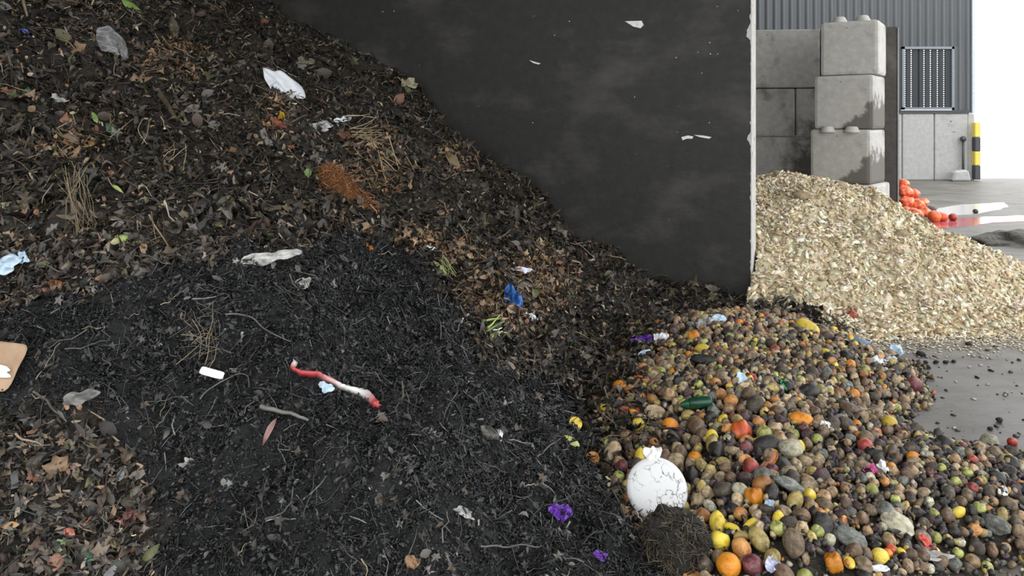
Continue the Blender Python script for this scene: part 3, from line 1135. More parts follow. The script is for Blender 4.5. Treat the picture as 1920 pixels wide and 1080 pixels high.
scrap('plastic_sheet', 'pale blue-white torn plastic sheet lying high on the brown leaf heap', 'plastic scrap', 524, 172, 92, 50, -30, M_FILM_W, .12, .4, lift=.10, fold=.7)
scrap('paper_scrap', 'crumpled white paper scrap lying beside the straw bundle on the leaf heap', 'paper scrap', 600, 242, 40, 22, 5, M_OFFW, .3, .6)
scrap('paper_scrap', 'small white ragged paper scrap just above the straw bundle', 'paper scrap', 640, 228, 30, 14, 25, M_FILM_W, .3, .7)
scrap('plastic_bag', 'crumpled dull grey plastic bag near the top of the leaf heap', 'plastic bag', 205, 85, 66, 40, -25, M_FILM_G, .35, .45, lift=.05)
scrap('plastic_strip', 'dull grey plastic strip hanging down from the crumpled grey bag', 'plastic scrap', 231, 100, 12, 42, 22, M_FILM_G, .4, .3, lift=.05)
scrap('plastic_scrap', 'small bright blue plastic scrap at the top of the leaf heap', 'plastic scrap', 48, 64, 24, 9, 5, mat_plain('bright_blue', (.10, .14, .5), rough=.4), .3, .4)
scrap('paper_scrap', 'small curled whitish scrap on the leaf heap above the green sprig', 'paper scrap', 107, 189, 26, 12, 10, M_OFFW, .5, .8)
scrap('plastic_film', 'long soiled white plastic film at the top edge of the black compost', 'plastic scrap', 500, 492, 104, 24, 24, M_OFFW, .3, .6, lift=.04)
scrap('plastic_scrap', 'pale blue-white plastic scrap between tan leaves above the black compost', 'plastic scrap', 809, 474, 38, 14, -28, M_FILM_W, .3, .4, lift=.03)
scrap('plastic_bag', 'twisted dark blue plastic bag in the leaf heap', 'plastic bag', 960, 566, 32, 60, 6, M_BLUE, .45, .35, lift=.03)
scrap('plastic_scrap', 'pale lilac crumpled plastic lying just above the dark blue bag', 'plastic scrap', 969, 511, 44, 16, 8, mat_plain('lilac_film', (.62, .62, .75), rough=.4), .4, .6)
scrap('plastic_scrap', 'small white plastic scrap lying just below the dark blue bag', 'plastic scrap', 992, 598, 26, 16, -10, M_FILM_W, .4, .5)
scrap('plastic_sheet', 'crumpled bluish white plastic sheet half buried where leaf heap meets black compost', 'plastic scrap', 12, 508, 46, 34, 15, M_FILM_B, .3, .5, lift=.04)
scrap('plastic_scrap', 'small bluish plastic flap beside the half buried bluish sheet', 'plastic scrap', 44, 502, 20, 22, 30, M_FILM_B, .4, .5, lift=.03)
cb = scrap('cardboard_piece', 'brown cardboard piece with a white tear lying on black compost', 'cardboard', 10, 702, 62, 92, -3, M_CARD, .10, .02, lift=.06, fold=.6)
V, Fq = crumple(52 * hit(12, 700)[1] / F, 20 * hit(12, 700)[1] / F, 14, 8, .004, 5, .6)
o = link('torn_paper', raw_mesh('torn_paper', V, Fq, smooth=True), M_PAPER, cb); o.location = (0, -.02, .016)
scrap('paper_label', 'small clean white rectangular label lying on the black compost', 'paper scrap', 400, 709, 44, 14, -12, M_PAPER, .1, .03, lift=.05)
scrap('paper_tag', 'tiny white tag standing in black compost beside a grey leaf', 'paper scrap', 934, 821, 11, 22, -12, M_PAPER, .15, .1, lift=.02)
scrap('plastic_scrap', 'pale grey torn scrap lying left of the white label', 'plastic scrap', 150, 757, 52, 26, 15, mat_noise('dull_grey_scrap', [(.35, (.07, .07, .065)), (.65, (.24, .24, .225))], scale=22), .35, .6, lift=.03)
scrap('paper_scrap', 'small whitish ragged scrap below the red and white strip', 'paper scrap', 355, 876, 32, 17, -20, M_OFFW, .5, .7)
scrap('paper_scrap', 'whitish crumpled scrap near the crest of the black compost', 'paper scrap', 563, 541, 34, 20, 12, M_OFFW, .4, .5)
scrap('paper_scrap', 'small whitish lump beside the rust coloured leaf', 'paper scrap', 181, 545, 20, 20, 0, M_OFFW, .6, .4)
scrap('plastic_wrapper', 'dark purple foil wrapper lying in black compost below the white disc', 'wrapper', 1050, 968, 46, 28, 12, M_PURP, .45, .5, lift=.02)
scrap('plastic_scrap', 'small flat purple scrap at the foot of the black compost', 'wrapper', 1124, 1051, 28, 16, -25, M_PURP, .2, .5, lift=.02)
scrap('paper_scrap', 'grey ragged scrap near the small flat purple scrap', 'paper scrap', 1050, 1012, 34, 30, 30, mat_noise('grey_ragged', [(.35, (.08, .08, .08)), (.65, (.22, .22, .21))], scale=22), .4, .6)
scrap('plastic_scrap', 'pale scrap in black compost near the dark purple wrapper', 'paper scrap', 866, 967, 36, 15, -15, M_OFFW, .4, .6)
scrap('plastic_scrap', 'soiled cream rag on the upper edge of the leaf heap', 'plastic scrap', 572, 122, 30, 26, -20, mat_noise('cream_rag', [(.35, (.13, .12, .08)), (.65, (.36, .33, .24))], scale=22), .4, .6)
scrap('paper_scrap', 'cream crumpled lump on the heap edge against the dark wall', 'paper scrap', 766, 160, 28, 22, -20, mat_noise('cream_lump', [(.35, (.2, .18, .11)), (.65, (.48, .44, .3))], scale=22), .6, .5)
scrap('paper_scrap', 'narrow pale bent strip on the leaf heap below the torn plastic sheet', 'paper scrap', 500, 270, 60, 12, -58, mat_noise('pale_strip', [(.35, (.10, .095, .08)), (.65, (.36, .34, .31))], scale=22), .6, .5)

# green and coloured leaves that catch the eye
leafthing('fresh green long leaf at the very top of the leaf heap', 248, 20, 46, 18, 65, M_GREENL)
leafthing('pale green leaf lying on the left of the leaf heap above the black compost', 247, 461, 42, 20, 85, M_PALEG, OV[2])
leafthing('pale yellowish leaf beside the pale green leaf above the black compost', 218, 468, 30, 22, 10, mat_plain('yellowish_leaf', (.42, .4, .2)), OV[2])
leafthing('small bright green leaf of the sprig on the leaf heap', 177, 228, 24, 10, 35, M_GREENL)
leafthing('dark green leaf hanging under the bright green sprig leaf', 210, 250, 34, 16, 50, M_DKG)
leafthing('dark green broad leaf near the left top of the heap', 52, 185, 34, 22, 20, M_DKG, OV[2])
leafthing('small green leaf beside the rust coloured conifer bough', 577, 328, 18, 14, 10, M_GREENL)
leafthing('light green leaf lying above the black compost below tan leaves', 826, 512, 44, 14, 40, M_PALEG, OV[3])
leafthing('pale green narrow leaf on the heap above pale green leaves', 222, 361, 26, 9, 60, M_PALEG, OV[3])
leafthing('tan dead maple leaf on the upper leaf heap', 262, 157, 44, 40, 20, M_LEAF[1], LB[3])
leafthing('tan dead leaf below the tan curled leaf stalk', 137, 305, 30, 22, 30, M_LEAF[1], OV[2])
leafthing('curled tan leaf arching over the left heap', 128, 268, 46, 16, 85, M_LEAF[1], OV[1])
leafthing('rust orange leaf at the border of heap and black compost', 96, 549, 36, 26, -60, M_RUST, OV[2])
leafthing('dull red leaf among brown leaves beside the black compost', 240, 976, 36, 26, -70, mat_plain('dull_red', (.25, .08, .07)), OV[2])
leafthing('orange tan oval leaf lying among brown leaves', 17, 999, 30, 13, -80, mat_plain('orange_tan', (.42, .24, .11)), OV[0])
leafthing('salmon red small leaf lying above the round green leaf', 130, 1007, 22, 15, 70, mat_plain('salmon', (.5, .17, .12)), OV[2])
leafthing('round light green leaf lying among brown leaves', 110, 1030, 22, 20, 30, mat_plain('light_green', (.22, .36, .16)), OV[2])
leafthing('teal green leaf lying below the round light green leaf', 163, 1055, 26, 20, 60, mat_plain('teal_green', (.07, .19, .12)), OV[2])
leafthing('russet round leaf lying beside the teal green leaf', 104, 1062, 30, 24, 10, mat_plain('russet', (.24, .12, .08)), OV[2])
leafthing('large tan torn leaf on the edge of the black compost', 108, 885, 52, 44, 30, M_LEAF[1], LB[1])
leafthing('pink spotted long leaf hanging on the black compost', 506, 815, 50, 12, -20, mat_plain('pinkish', (.3, .17, .15)), OV[1])
leafthing('brown curled stiff leaf in the middle of the leaf heap', 848, 313, 66, 24, 30, mat_plain('stiff_brown', (.2, .145, .085)), OV[1])
for (x, y, w, r) in [(760, 442, 26, 10), (782, 438, 28, 60), (800, 452, 26, 120), (745, 452, 24, 200), (775, 458, 22, 300), (862, 462, 30, 40), (880, 473, 30, 100), (858, 478, 24, 170)]:
    leafthing('tan dead leaf in the cluster of tan leaves above the black crest', x, y, w, w * .8, r, M_LEAF[1], LB[int(x) % 4], group='tan leaf cluster above the black crest', lift=.04)
leafthing('grey veined leaf beside the tiny white tag', 915, 815, 40, 22, 70, M_LEAF[3], OV[2])


scrap('orange_peel', 'small bright orange peel on the crest of the black compost', 'orange peel', 686, 469, 20, 13, -20, mat_plain('peel_orange', (.75, .24, .03), rough=.4), .5, .3, lift=.04)
scrap('flower_head', 'small yellow flower head on the leaf heap below the torn plastic sheet', 'flower', 526, 222, 12, 12, 0, mat_plain('flower_yellow', (.6, .38, .03), rough=.6), .6, .4, lift=.04)
scrap('leaf_scrap', 'red brown withered leaf below the small yellow flower', 'leaf', 520, 236, 30, 14, -30, mat_plain('withered_red', (.28, .09, .05), rough=.6), .6, .5, lift=.04)
scrap('bread_crust', 'small tan crust at the bottom of the black compost', 'bread', 769, 1060, 26, 22, -20, mat_plain('crust_tan', (.3, .18, .10), rough=.7), .5, .3, lift=.03)
# ribbons, bundles, bough
def ribbon(name, label, cat, pts, widths, cols, mat, lift=.05):
    PX = np.array(pts, float)
    tt = np.linspace(0, len(PX) - 1, len(PX) * 4)
    px = np.interp(tt, range(len(PX)), PX[:, 0]); py = np.interp(tt, range(len(PX)), PX[:, 1])
    wd = np.interp(tt, range(len(PX)), widths)
    cc = np.stack([np.interp(tt, range(len(PX)), [c[k] for c in cols]) for k in range(3)], 1)
    C = []; V = []
    H_ = np.array([hit(a_, b_) for a_, b_ in zip(px, py)])
    Ys_ = H_[:, 1].copy()
    for _ in range(6):
        Ys_[1:-1] = (Ys_[:-2] + 2 * Ys_[1:-1] + Ys_[2:]) / 4
    for i in range(len(tt)):
        p = ray(px[i], py[i], Ys_[i]); k = p[1] / F
        j = min(i + 1, len(tt) - 1); q = max(i - 1, 0)
        dx, dy = px[j] - px[q], -(py[j] - py[q]); L = math.hypot(dx, dy) or 1
        nrm = np.array([-dy / L, 0, dx / L])
        up = np.array([0, -lift, lift * .8])
        for m_, a in ((-1, 0), (0, .012), (1, 0)):
            V.append(p + up + nrm * wd[i] * k * .5 * m_ + np.array([0, -a, a]) + .0015 * rng.normal(size=3)); C.append(cc[i])
    Fq = []
    for i in range(len(tt) - 1):
        for a in (0, 1):
            Fq.append((i * 3 + a, i * 3 + a + 1, i * 3 + a + 4, i * 3 + a + 3))
    o = link(name, raw_mesh(name, V, np.array(Fq), np.array(C), True), mat)
    md = o.modifiers.new('thickness', 'SOLIDIFY'); md.thickness = .004
    return tag(o, label, cat)


M_RIB = mat_attr('printed_film', rough=.35, var=.1)
R_, W_ = (.42, .05, .055), (.72, .71, .69)
ribbon('plastic_strip', 'long red and white twisted plastic strip on the black compost', 'plastic strip',
       [(560, 692), (556, 704), (575, 713), (600, 714), (625, 725), (650, 738), (672, 745), (690, 752), (706, 766), (717, 776)],
       [8, 6, 8, 10, 9, 7, 11, 20, 15, 6], [W_, R_, R_, R_, (.6, .3, .28), W_, W_, W_, R_, R_], M_RIB)
scrap('plastic_scrap', 'bluish white crumpled scrap under the red and white strip', 'plastic scrap', 610, 733, 30, 18, 0, M_FILM_B, .4, .5)
M_STRAW = [mat_plain('straw_pale', (.42, .33, .2), rough=.5), mat_plain('straw_dull', (.26, .2, .12), rough=.5), mat_plain('grass_olive', (.16, .15, .07), rough=.5)]


def bundle(name, part, label, cat, px, py, ang, count, L, spread, mats, jitter=18, thick=2.0, bendy=.12):
    P, R, k = frame(px, py, 0, .5)
    root = empty(name, P)
    root.rotation_euler = matrix(P, R).to_euler()
    for i in range(count):
        a = math.radians(ang + rng.normal(0, jitter))
        l = L * rng.uniform(.5, 1.05)
        t = twig_t(int(rng.integers(1000)), segs=5, sides=4, bend=.03, rad=1)
        V = t[0] * np.array([1, 1, 1])
        V[:, 0] *= 1; Y_ = V[:, 1].copy()
        off = V - np.stack([V[:, 0] * 0, Y_, V[:, 2] * 0], 1)
        bd, ph = rng.normal(0, bendy) * l * k, rng.uniform(0, 6)
        V = np.stack([off[:, 0] * thick * k * .5 + bd * (Y_ * Y_ * 2 + .35 * np.sin(Y_ * 6 + ph)), Y_ * l * k, off[:, 2] * thick * k * .5 + abs(bd) * .3 * (.25 - Y_ * Y_)], 1)
        c, s_ = math.cos(a - math.pi / 2), math.sin(a - math.pi / 2)
        X2 = V[:, 0] * c - V[:, 1] * s_; Y2 = V[:, 0] * s_ + V[:, 1] * c
        ox, oy = rng.normal(0, spread * .5, 2) * k
        ox2 = ox * -math.sin(math.radians(ang)) + oy * .4 * math.cos(math.radians(ang)); oy2 = ox * math.cos(math.radians(ang)) + oy * .4 * math.sin(math.radians(ang))
        V = np.stack([X2 + ox2, Y2 + oy2, V[:, 2] + rng.uniform(.015, .07)], 1)
        o = link(part, raw_mesh(part, V, t[1], smooth=True), mats[int(rng.integers(len(mats)))], root)
    tag(root, label, cat)
    return root


bundle('straw_bundle', 'straw', 'tangled bundle of pale straw on the leaf heap beside white paper scraps', 'straw', 690, 262, 15, 26, 62, 34, M_STRAW[:2], 22)
bundle('grass_bundle', 'grass_blade', 'long dry olive grass blades hanging down the left of the heap', 'dry grass', 150, 395, -65, 26, 165, 26, [M_STRAW[2], M_TWIG[0], M_STRAW[1]], 7, 1.4, .12)
bundle('root_bundle', 'rootlet', 'tangle of thin pale brown rootlets on the black compost', 'roots', 385, 640, 15, 20, 95, 45, [M_TWIG[0], M_TWIG[2], M_STRAW[1]], 45, 1.7, .3)
bundle('straw_bundle', 'straw', 'loose yellowish straw stalks on the heap between curled leaves', 'straw', 730, 320, -60, 9, 90, 50, M_STRAW[:2], 16, 2.4)
bundle('straw_bundle', 'straw', 'few pale stalks standing in the middle of the left leaf heap', 'straw', 300, 285, 75, 8, 80, 60, M_STRAW[:2], 18, 2.2)
bundle('green_stalks', 'stalk', 'green and white leek stalks on the heap below the blue bag', 'vegetable stalks', 927, 627, 20, 10, 46, 20, [M_PALEG, M_PAPER, M_GREENL], 28, 5)
bundle('grass_bundle', 'grass_blade', 'short yellow green grass wisps by the light green leaf', 'dry grass', 835, 508, -55, 14, 50, 20, [M_PALEG, M_STRAW[1]], 18, 2)

# dried conifer bough
P, R, k = frame(652, 372, 0, .5)
bough = empty('conifer_bough', P); bough.rotation_euler = matrix(P, R).to_euler()
M_NEED = mat_attr('dry_needles', rough=.7, var=.2, scale=80)
B = Batch()
n = 2600
u = rng.uniform(-1, 1, n); v = rng.normal(0, .36, n) * np.sqrt(np.clip(1.05 - u * u * .8, .1, 1))
ax = np.array([math.cos(math.radians(-42)), math.sin(math.radians(-42))])
Pn = np.stack([(u * 72 * ax[0] - v * 36 * ax[1]) * k, (u * 72 * ax[1] + v * 36 * ax[0]) * k, rng.uniform(.01, .07, n)], 1)
sz = rng.uniform(7, 20, n) * k
nr = np.array([[0, 0, 1.]]) + rng.normal(size=(n, 3)) * .45
B.add(*TWL[0], Pn, rot_from_normal(nr, np.where(v > 0, -.9, -2.2) + rng.normal(0, .5, n)), np.stack([sz * 2.2, sz, sz * 2.2], 1),
      pal([(.34, .14, .045), (.25, .10, .035), (.40, .2, .08), (.17, .07, .03), (.30, .15, .06)], n))
tag(B.build('needles', M_NEED, bough), kind='stuff')
t = twig_t(5, 7, 6, .02, .03)
V = t[0] * 150 * k; c, s_ = math.cos(math.radians(-132)), math.sin(math.radians(-132))
V = np.stack([V[:, 0] * c - V[:, 1] * s_, V[:, 0] * s_ + V[:, 1] * c, V[:, 2] * .4 + .03], 1)
link('stem', raw_mesh('stem', V, t[1], smooth=True), M_TWIG[0], bough)
tag(bough, 'dried rust orange conifer bough lying on the middle of the leaf heap', 'bough')

# long single branches lying on the heaps
def branch(label, pts, thick, mat, lift=.03):
    PX = np.array(pts, float)
    tt = np.linspace(0, len(PX) - 1, max(6, len(PX) * 3))
    px = np.interp(tt, range(len(PX)), PX[:, 0]); py = np.interp(tt, range(len(PX)), PX[:, 1])
    pts3 = np.array([hit(x_, y_) + np.array([0, -lift * .5, lift]) for x_, y_ in zip(px, py)])
    pts3[1:-1] = (pts3[:-2] + pts3[1:-1] * 2 + pts3[2:]) / 4
    k = pts3[:, 1].mean() / F
    V = []; n = 6
    for i in range(len(tt)):
        d = pts3[min(i + 1, len(tt) - 1)] - pts3[max(i - 1, 0)]; d /= np.linalg.norm(d)
        a = np.cross(d, [0, 0, 1.]); a /= np.linalg.norm(a) + 1e-9; b_ = np.cross(d, a)
        rr_ = thick * k * .5 * (1 - .5 * i / len(tt))
        for q in range(n):
            an = 2 * math.pi * q / n
            V.append(pts3[i] + rr_ * (a * math.cos(an) + b_ * math.sin(an)))
    Fq = [(i * n + q, i * n + (q + 1) % n, (i + 1) * n + (q + 1) % n, (i + 1) * n + q) for i in range(len(tt) - 1) for q in range(n)]
    o = link('branch', raw_mesh('branch', V, np.array(Fq), smooth=True), mat)
    return tag(o, label, 'branch')


branch('thin grey curved branch reaching from black compost to the grey mesh', [(1006, 873), (1020, 858), (1045, 838), (1075, 818)], 4, M_TWIG[2])
branch('thin pale straw stem across the dark compost near the dark purple wrapper', [(900, 1040), (940, 1041), (980, 1042), (1012, 1041)], 4, M_TWIG[2])
branch('short thick grey stick on black compost below the red and white strip', [(492, 782), (520, 785), (550, 795), (580, 803)], 10, M_TWIG[2])
branch('pale bent twig left of the pale grey torn scrap', [(68, 757), (90, 765), (102, 780), (115, 795), (130, 806)], 6, M_TWIG[2])
branch('long thin arching twig beside the white label', [(378, 765), (400, 740), (430, 725), (468, 718), (470, 740)], 3, M_TWIG[2])
branch('pale stick pointing at the large tan torn leaf', [(35, 832), (60, 845), (90, 862)], 5, M_TWIG[1])
branch('dark crooked branch low on the black compost', [(500, 992), (530, 985), (548, 965), (552, 935)], 4, M_TWIG[2])
branch('long thin twig along the crest of the black compost', [(425, 603), (470, 606), (495, 630), (530, 650), (548, 655)], 4, M_TWIG[2])
branch('brown tapering stick in the upper leaf heap', [(302, 188), (315, 205), (325, 225), (335, 236)], 12, M_TWIG[0], .04)
branch('pale stalk at the top left of the heap', [(43, -4), (48, 20), (54, 42)], 7, M_STRAW[1], .04)

# ------------------------------------------------------------------ spilled fruit and vegetables
gxs = np.arange(.1, 4.6, .03); gys = np.arange(1.9, 7.6, .03)
GX, GY = np.meshgrid(gxs, gys)
GZ = z_fruit(GX, GY) - .015
M_MUSH = mat_noise('rotting_mush', [(.3, (.012, .010, .008)), (.6, (.04, .033, .026)), (.8, (.09, .075, .055))], scale=35, rough=.5, bump=.9, dist=.02)
mush = link('rotting_mush', grid_mesh('rotting_mush', GZ, GZ > -.03), M_MUSH)
tag(mush, 'dark rotting mush under the spilled fruit and vegetables on the concrete floor', 'food waste', kind='stuff')


def fm(name, lo, mid, hi, rough=.5, scale=30, a=.3, b_=.5, c=.68, dirt=.5):
    """skin with its own mottling, rot spots and smears of muck, different on every fruit"""
    m = mat_noise(name, [(a, lo), (b_, mid), (c, hi)], scale=scale * .06, rough=rough, bump=.25, dist=.1, rnd=True)
    nt = m.node_tree; b = nt.nodes['Principled BSDF']
    src = b.inputs['Base Color'].links[0].from_socket
    tc = N(nt, 'ShaderNodeTexCoord'); oi = N(nt, 'ShaderNodeObjectInfo')
    ml = N(nt, 'ShaderNodeMath', operation='MULTIPLY'); ml.inputs[1].default_value = 91.0
    nt.links.new(oi.outputs['Random'], ml.inputs[0])
    n = N(nt, 'ShaderNodeTexNoise', Scale=1.5, Detail=6.0, Roughness=.65); n.noise_dimensions = '4D'
    nt.links.new(tc.outputs['Object'], n.inputs['Vector']); nt.links.new(ml.outputs[0], n.inputs['W'])
    r = ramp(nt, [(.62 - .26 * dirt, (0, 0, 0)), (.80 - .2 * dirt, (.9, .9, .9))])
    nt.links.new(n.outputs['Fac'], r.inputs[0])
    mx = N(nt, 'ShaderNodeMix', data_type='RGBA')
    nt.links.new(r.outputs[0], mx.inputs[0]); nt.links.new(src, mx.inputs[6])
    mx.inputs[7].default_value = (.05, .039, .028, 1)
    nt.links.new(mx.outputs[2], b.inputs['Base Color'])
    return m


FM = {
    'potato': fm('potato_skin', (0.078, 0.058, 0.039), (0.260, 0.189, 0.117), (0.390, 0.299, 0.195), .7),
    'potato_dark': fm('muddy_potato_skin', (0.022, 0.018, 0.014), (0.075, 0.059, 0.045), (0.150, 0.119, 0.088), .7),
    'onion': fm('onion_skin', (0.130, 0.078, 0.039), (0.351, 0.221, 0.111), (0.520, 0.364, 0.208), .35),
    'onion_red': fm('red_onion_skin', (.05, .012, .018), (.15, .035, .045), (.27, .1, .1), .3),
    'orange': fm('orange_peel', (.50, .15, .012), (.72, .26, .015), (.80, .34, .03), .4, 14, dirt=.2),
    'orange_brown': fm('browned_citrus', (0.150, 0.069, 0.025), (0.525, 0.225, 0.062), (0.688, 0.375, 0.125), .5, 14),
    'lemon': fm('lemon_peel', (.50, .34, .03), (.75, .56, .05), (.80, .66, .14), .4, 14, dirt=.2),
    'lemon_dull': fm('dull_lemon', (0.182, 0.130, 0.039), (0.494, 0.377, 0.117), (0.650, 0.546, 0.234), .5, 16),
    'apple_red': fm('red_apple_skin', (.22, .02, .02), (.42, .05, .04), (.5, .22, .08), .35, 14),
    'apple_green': fm('green_apple_skin', (0.168, 0.180, 0.048), (0.384, 0.408, 0.108), (0.504, 0.528, 0.192), .35, 14),
    'beet': fm('beet_skin', (.022, .012, .014), (.065, .036, .04), (.13, .08, .08), .6),
    'rotten': fm('black_rot', (.006, .006, .006), (.018, .017, .016), (.045, .042, .038), .5),
    'mould': fm('grey_mould', (.06, .07, .06), (.18, .19, .17), (.34, .35, .32), .9, 34),
    'tan': fm('tan_rind', (0.189, 0.135, 0.081), (0.446, 0.338, 0.203), (0.621, 0.499, 0.324), .6),
    'pale': fm('pale_root', (0.250, 0.237, 0.163), (0.500, 0.475, 0.338), (0.688, 0.663, 0.525), .7),
    'tomato': fm('tomato_skin', (.45, .04, .015), (.65, .10, .03), (.7, .2, .05), .3, 12, dirt=.2),
    'plum': fm('plum_skin', (.02, .013, .025), (.05, .028, .05), (.10, .06, .08), .4),
    'brown': fm('brown_rotten_skin', (0.061, 0.035, 0.020), (0.162, 0.101, 0.057), (0.270, 0.176, 0.108), .45),
}
M_STEM = mat_plain('dry_stem', (.10, .075, .04), rough=.8)


def f_mesh(kind, seed):
    V, Ft = ico(3, seed, 0)
    ns = lambda f, s_: vnoise(V[:, 0] * f + V[:, 2] * 1.7 * f + seed, V[:, 1] * f - V[:, 2] * 1.1 * f, s_)
    x, y, z = V[:, 0], V[:, 1], V[:, 2]
    if kind == 'potato':
        V = V * (1 + .22 * ns(1.1, seed) + .08 * ns(3, seed + 1))[:, None] * np.array([1.25, .95, .85])
    elif kind == 'onion':
        V = V * (1 + .04 * ns(1.5, seed))[:, None]
        V[:, 2] *= .92
        pk = np.clip((z - .8) / .2, 0, 1)
        V[:, 0] *= 1 - .5 * pk; V[:, 1] *= 1 - .5 * pk; V[:, 2] += .26 * pk ** 2
        pb = np.clip((-z - .9) / .1, 0, 1); V[:, 2] += .08 * pb
    elif kind == 'round':
        V = V * (1 + .05 * ns(1.2, seed))[:, None]
        pk = np.clip((z - .93) / .07, 0, 1); V[:, 2] -= .06 * pk
        V *= np.array([1, 1, .94])
    elif kind == 'lemon':
        V = V * (1 + .06 * ns(1.4, seed))[:, None] * np.array([1.28, .9, .9])
        pk = np.clip((np.abs(x) - .88) / .12, 0, 1); V[:, 0] += np.sign(x) * .16 * pk
    elif kind == 'apple':
        V = V * (1 + .05 * ns(1.1, seed))[:, None]
        pk = np.clip((z - .75) / .25, 0, 1); V[:, 2] -= .32 * pk ** 1.5
        V[:, :2] *= (1 - .1 * (z < 0) * -z)[:, None]
    elif kind == 'lump':
        V = V * (1 + .5 * ns(1.3, seed) + .22 * ns(3.2, seed + 2))[:, None] * np.array([1.15, .95, .75])
    elif kind == 'shrivelled':
        V = V * (1 + .2 * ns(1.2, seed) + .12 * np.abs(ns(4.5, seed + 2)))[:, None] * np.array([1.1, .95, .8])
    elif kind == 'pepper':
        a = np.arctan2(y, x)
        V = V * np.array([1, 1, 1.15]) * (1 + .12 * np.cos(a * 4))[:, None] * (1 + .12 * ns(1.2, seed))[:, None]
        pk = np.clip((z - .7) / .3, 0, 1); V[:, 2] -= .35 * pk
    elif kind == 'mango':
        V = V * np.array([1.45, .95, .85]) * (1 + .14 * ns(.9, seed))[:, None]
        V[:, 2] += .18 * x * x
    elif kind == 'half':
        V = V * (1 + .05 * ns(1.2, seed))[:, None]
        V[:, 2] = np.where(V[:, 2] > .12, .12 - .05 * (1 - np.hypot(V[:, 0], V[:, 1])), V[:, 2])
    elif kind == 'cabbage':
        V = V * (1 + .10 * np.abs(ns(2.2, seed)) + .07 * np.sign(ns(1.5, seed + 3)) * .5)[:, None] * np.array([1.05, 1, .92])
    return V, Ft


FME = {}


def fruit_mesh(kind, seed, matk):
    key = (kind, seed, matk)
    if key not in FME:
        V, Ft = f_mesh(kind, seed)
        me = raw_mesh(kind, V, Ft, smooth=True)
        me.materials.append(FM[matk])
        FME[key] = me
    return FME[key]


_st, _sf = twig_t(3, 3, 5, .05, .12)
STEM_ME = tmesh('stem', (np.stack([_st[:, 0], _st[:, 2], _st[:, 1] + .4], 1) * np.array([.6, .6, .7]), _sf), M_STEM)

placed = []      # x, y, r
LMARK = [(1232, 918, 'near the round white disc'), (1310, 765, 'near the green bottle'), (1205, 648, 'near the purple plastic scrap'), (1612, 652, 'near the blue cup'),
         (1672, 670, 'near the pale blue bag'), (1437, 872, 'near the melon slice'), (1480, 845, 'near the pale celeriac'), (1640, 600, 'near the wood chips'),
         (1380, 1000, 'near the banana peels'), (1260, 1060, 'near the hairy clump'), (1640, 888, 'near the paper ball'), (1690, 1000, 'near the split root'),
         (1705, 722, 'near the large red onion'), (1110, 830, 'near the grey mesh'), (1855, 831, 'near the pale cabbage'), (1900, 1000, 'near the dusty bread'),
         (1516, 738, 'near the black melon'), (1480, 912, 'near the mouldy sponge'), (1590, 1010, 'near the grey loaf'), (1355, 612, 'near the clear bag')]


def landmark(px, py):
    return min(LMARK, key=lambda l: (l[0] - px) ** 2 + ((l[1] - py) * 1.3) ** 2)[2]


def put_fruit(name, kind, matk, P, r, label, cat, group, sq=(1, 1, 1), up=False, seed=None, R=None, stem=False):
    seed = int(rng.integers(4)) if seed is None else seed
    o = bpy.data.objects.new(name, fruit_mesh(kind, seed, matk))
    COL.objects.link(o)
    if R is None:
        if up:
            R = rot_from_normal(np.array([[0, 0, 1.]]) + rng.normal(size=(1, 3)) * .35, rng.uniform(0, 6.28, 1))[0]
        else:
            R = rand_rot(1)[0]
    S = np.array(sq) * r
    Mx = Matrix([[float(R[i][j] * S[j]) for j in range(3)] + [float(P[i])] for i in range(3)] + [[0, 0, 0, 1]])
    o.matrix_world = Mx
    tag(o, label, cat, group)
    if stem:
        c = link('stem', STEM_ME, None, o)
        c.location = (0, 0, .55)
    return o


def sal(name, kind, matk, px, py, dpx, label, cat, sq=(1, 1, 1), up=True, seed=1, rot=None, stem=False, fn=z_all):
    """an item that stands out: centre pixel and width in pixels"""
    p = hit(px, py + dpx * .25, fn)
    r = dpx * .5 * p[1] / F
    c = ray(px, py, p[1])
    zmin = float(fn(np.array([c[0]]), np.array([c[1]]))[0]) + r * .6
    c[2] = max(min(c[2], zmin + r * .5), zmin)
    Rm = None
    if rot is not None:
        Rm = frame(px, py, rot, .6)[1]
    placed.append((c[0], c[1], r * 1.05))
    return put_fruit(name, kind, matk, c, r, label, cat, None, sq, up, seed, Rm, stem)


sal('orange', 'round', 'orange', 1257, 803, 33, 'bright whole orange lying above the round white disc', 'orange')
sal('orange', 'round', 'orange', 1162, 728, 28, 'bright orange touching a browned orange at the foot of the leaf heap', 'orange')
sal('orange', 'round', 'orange_brown', 1186, 740, 29, 'browned cut orange beside a bright orange at the foot of the leaf heap', 'orange')
sal('tomato', 'pepper', 'tomato', 1391, 811, 36, 'large red orange tomato lying above the orange melon slice', 'tomato')
sal('orange', 'round', 'orange_brown', 1371, 755, 28, 'russet brown orange right of the green bottle', 'orange')
sal('orange', 'pepper', 'orange', 1414, 933, 32, 'split bright orange below the melon slice', 'orange')
sal('orange', 'round', 'orange', 1366, 1063, 46, 'large bright orange with a split skin near the hairy dark clump', 'orange')
sal('apple', 'apple', 'lemon', 1350, 1018, 38, 'large yellow apple above the large split orange', 'apple', stem=True)
sal('lemon', 'lemon', 'lemon', 1345, 984, 34, 'yellow lemon with a mouldy top below the round white disc', 'lemon', rot=80)
sal('lemon', 'lemon', 'lemon', 1460, 977, 26, 'bright yellow lemon right of the banana peels', 'lemon', rot=75)
sal('lemon', 'round', 'lemon', 1668, 795, 29, 'bright yellow lemon on the bare edge of the spill', 'lemon')
sal('lemon', 'round', 'lemon', 1650, 1047, 33, 'bright yellow grapefruit low in the spill below the split pale root', 'grapefruit')
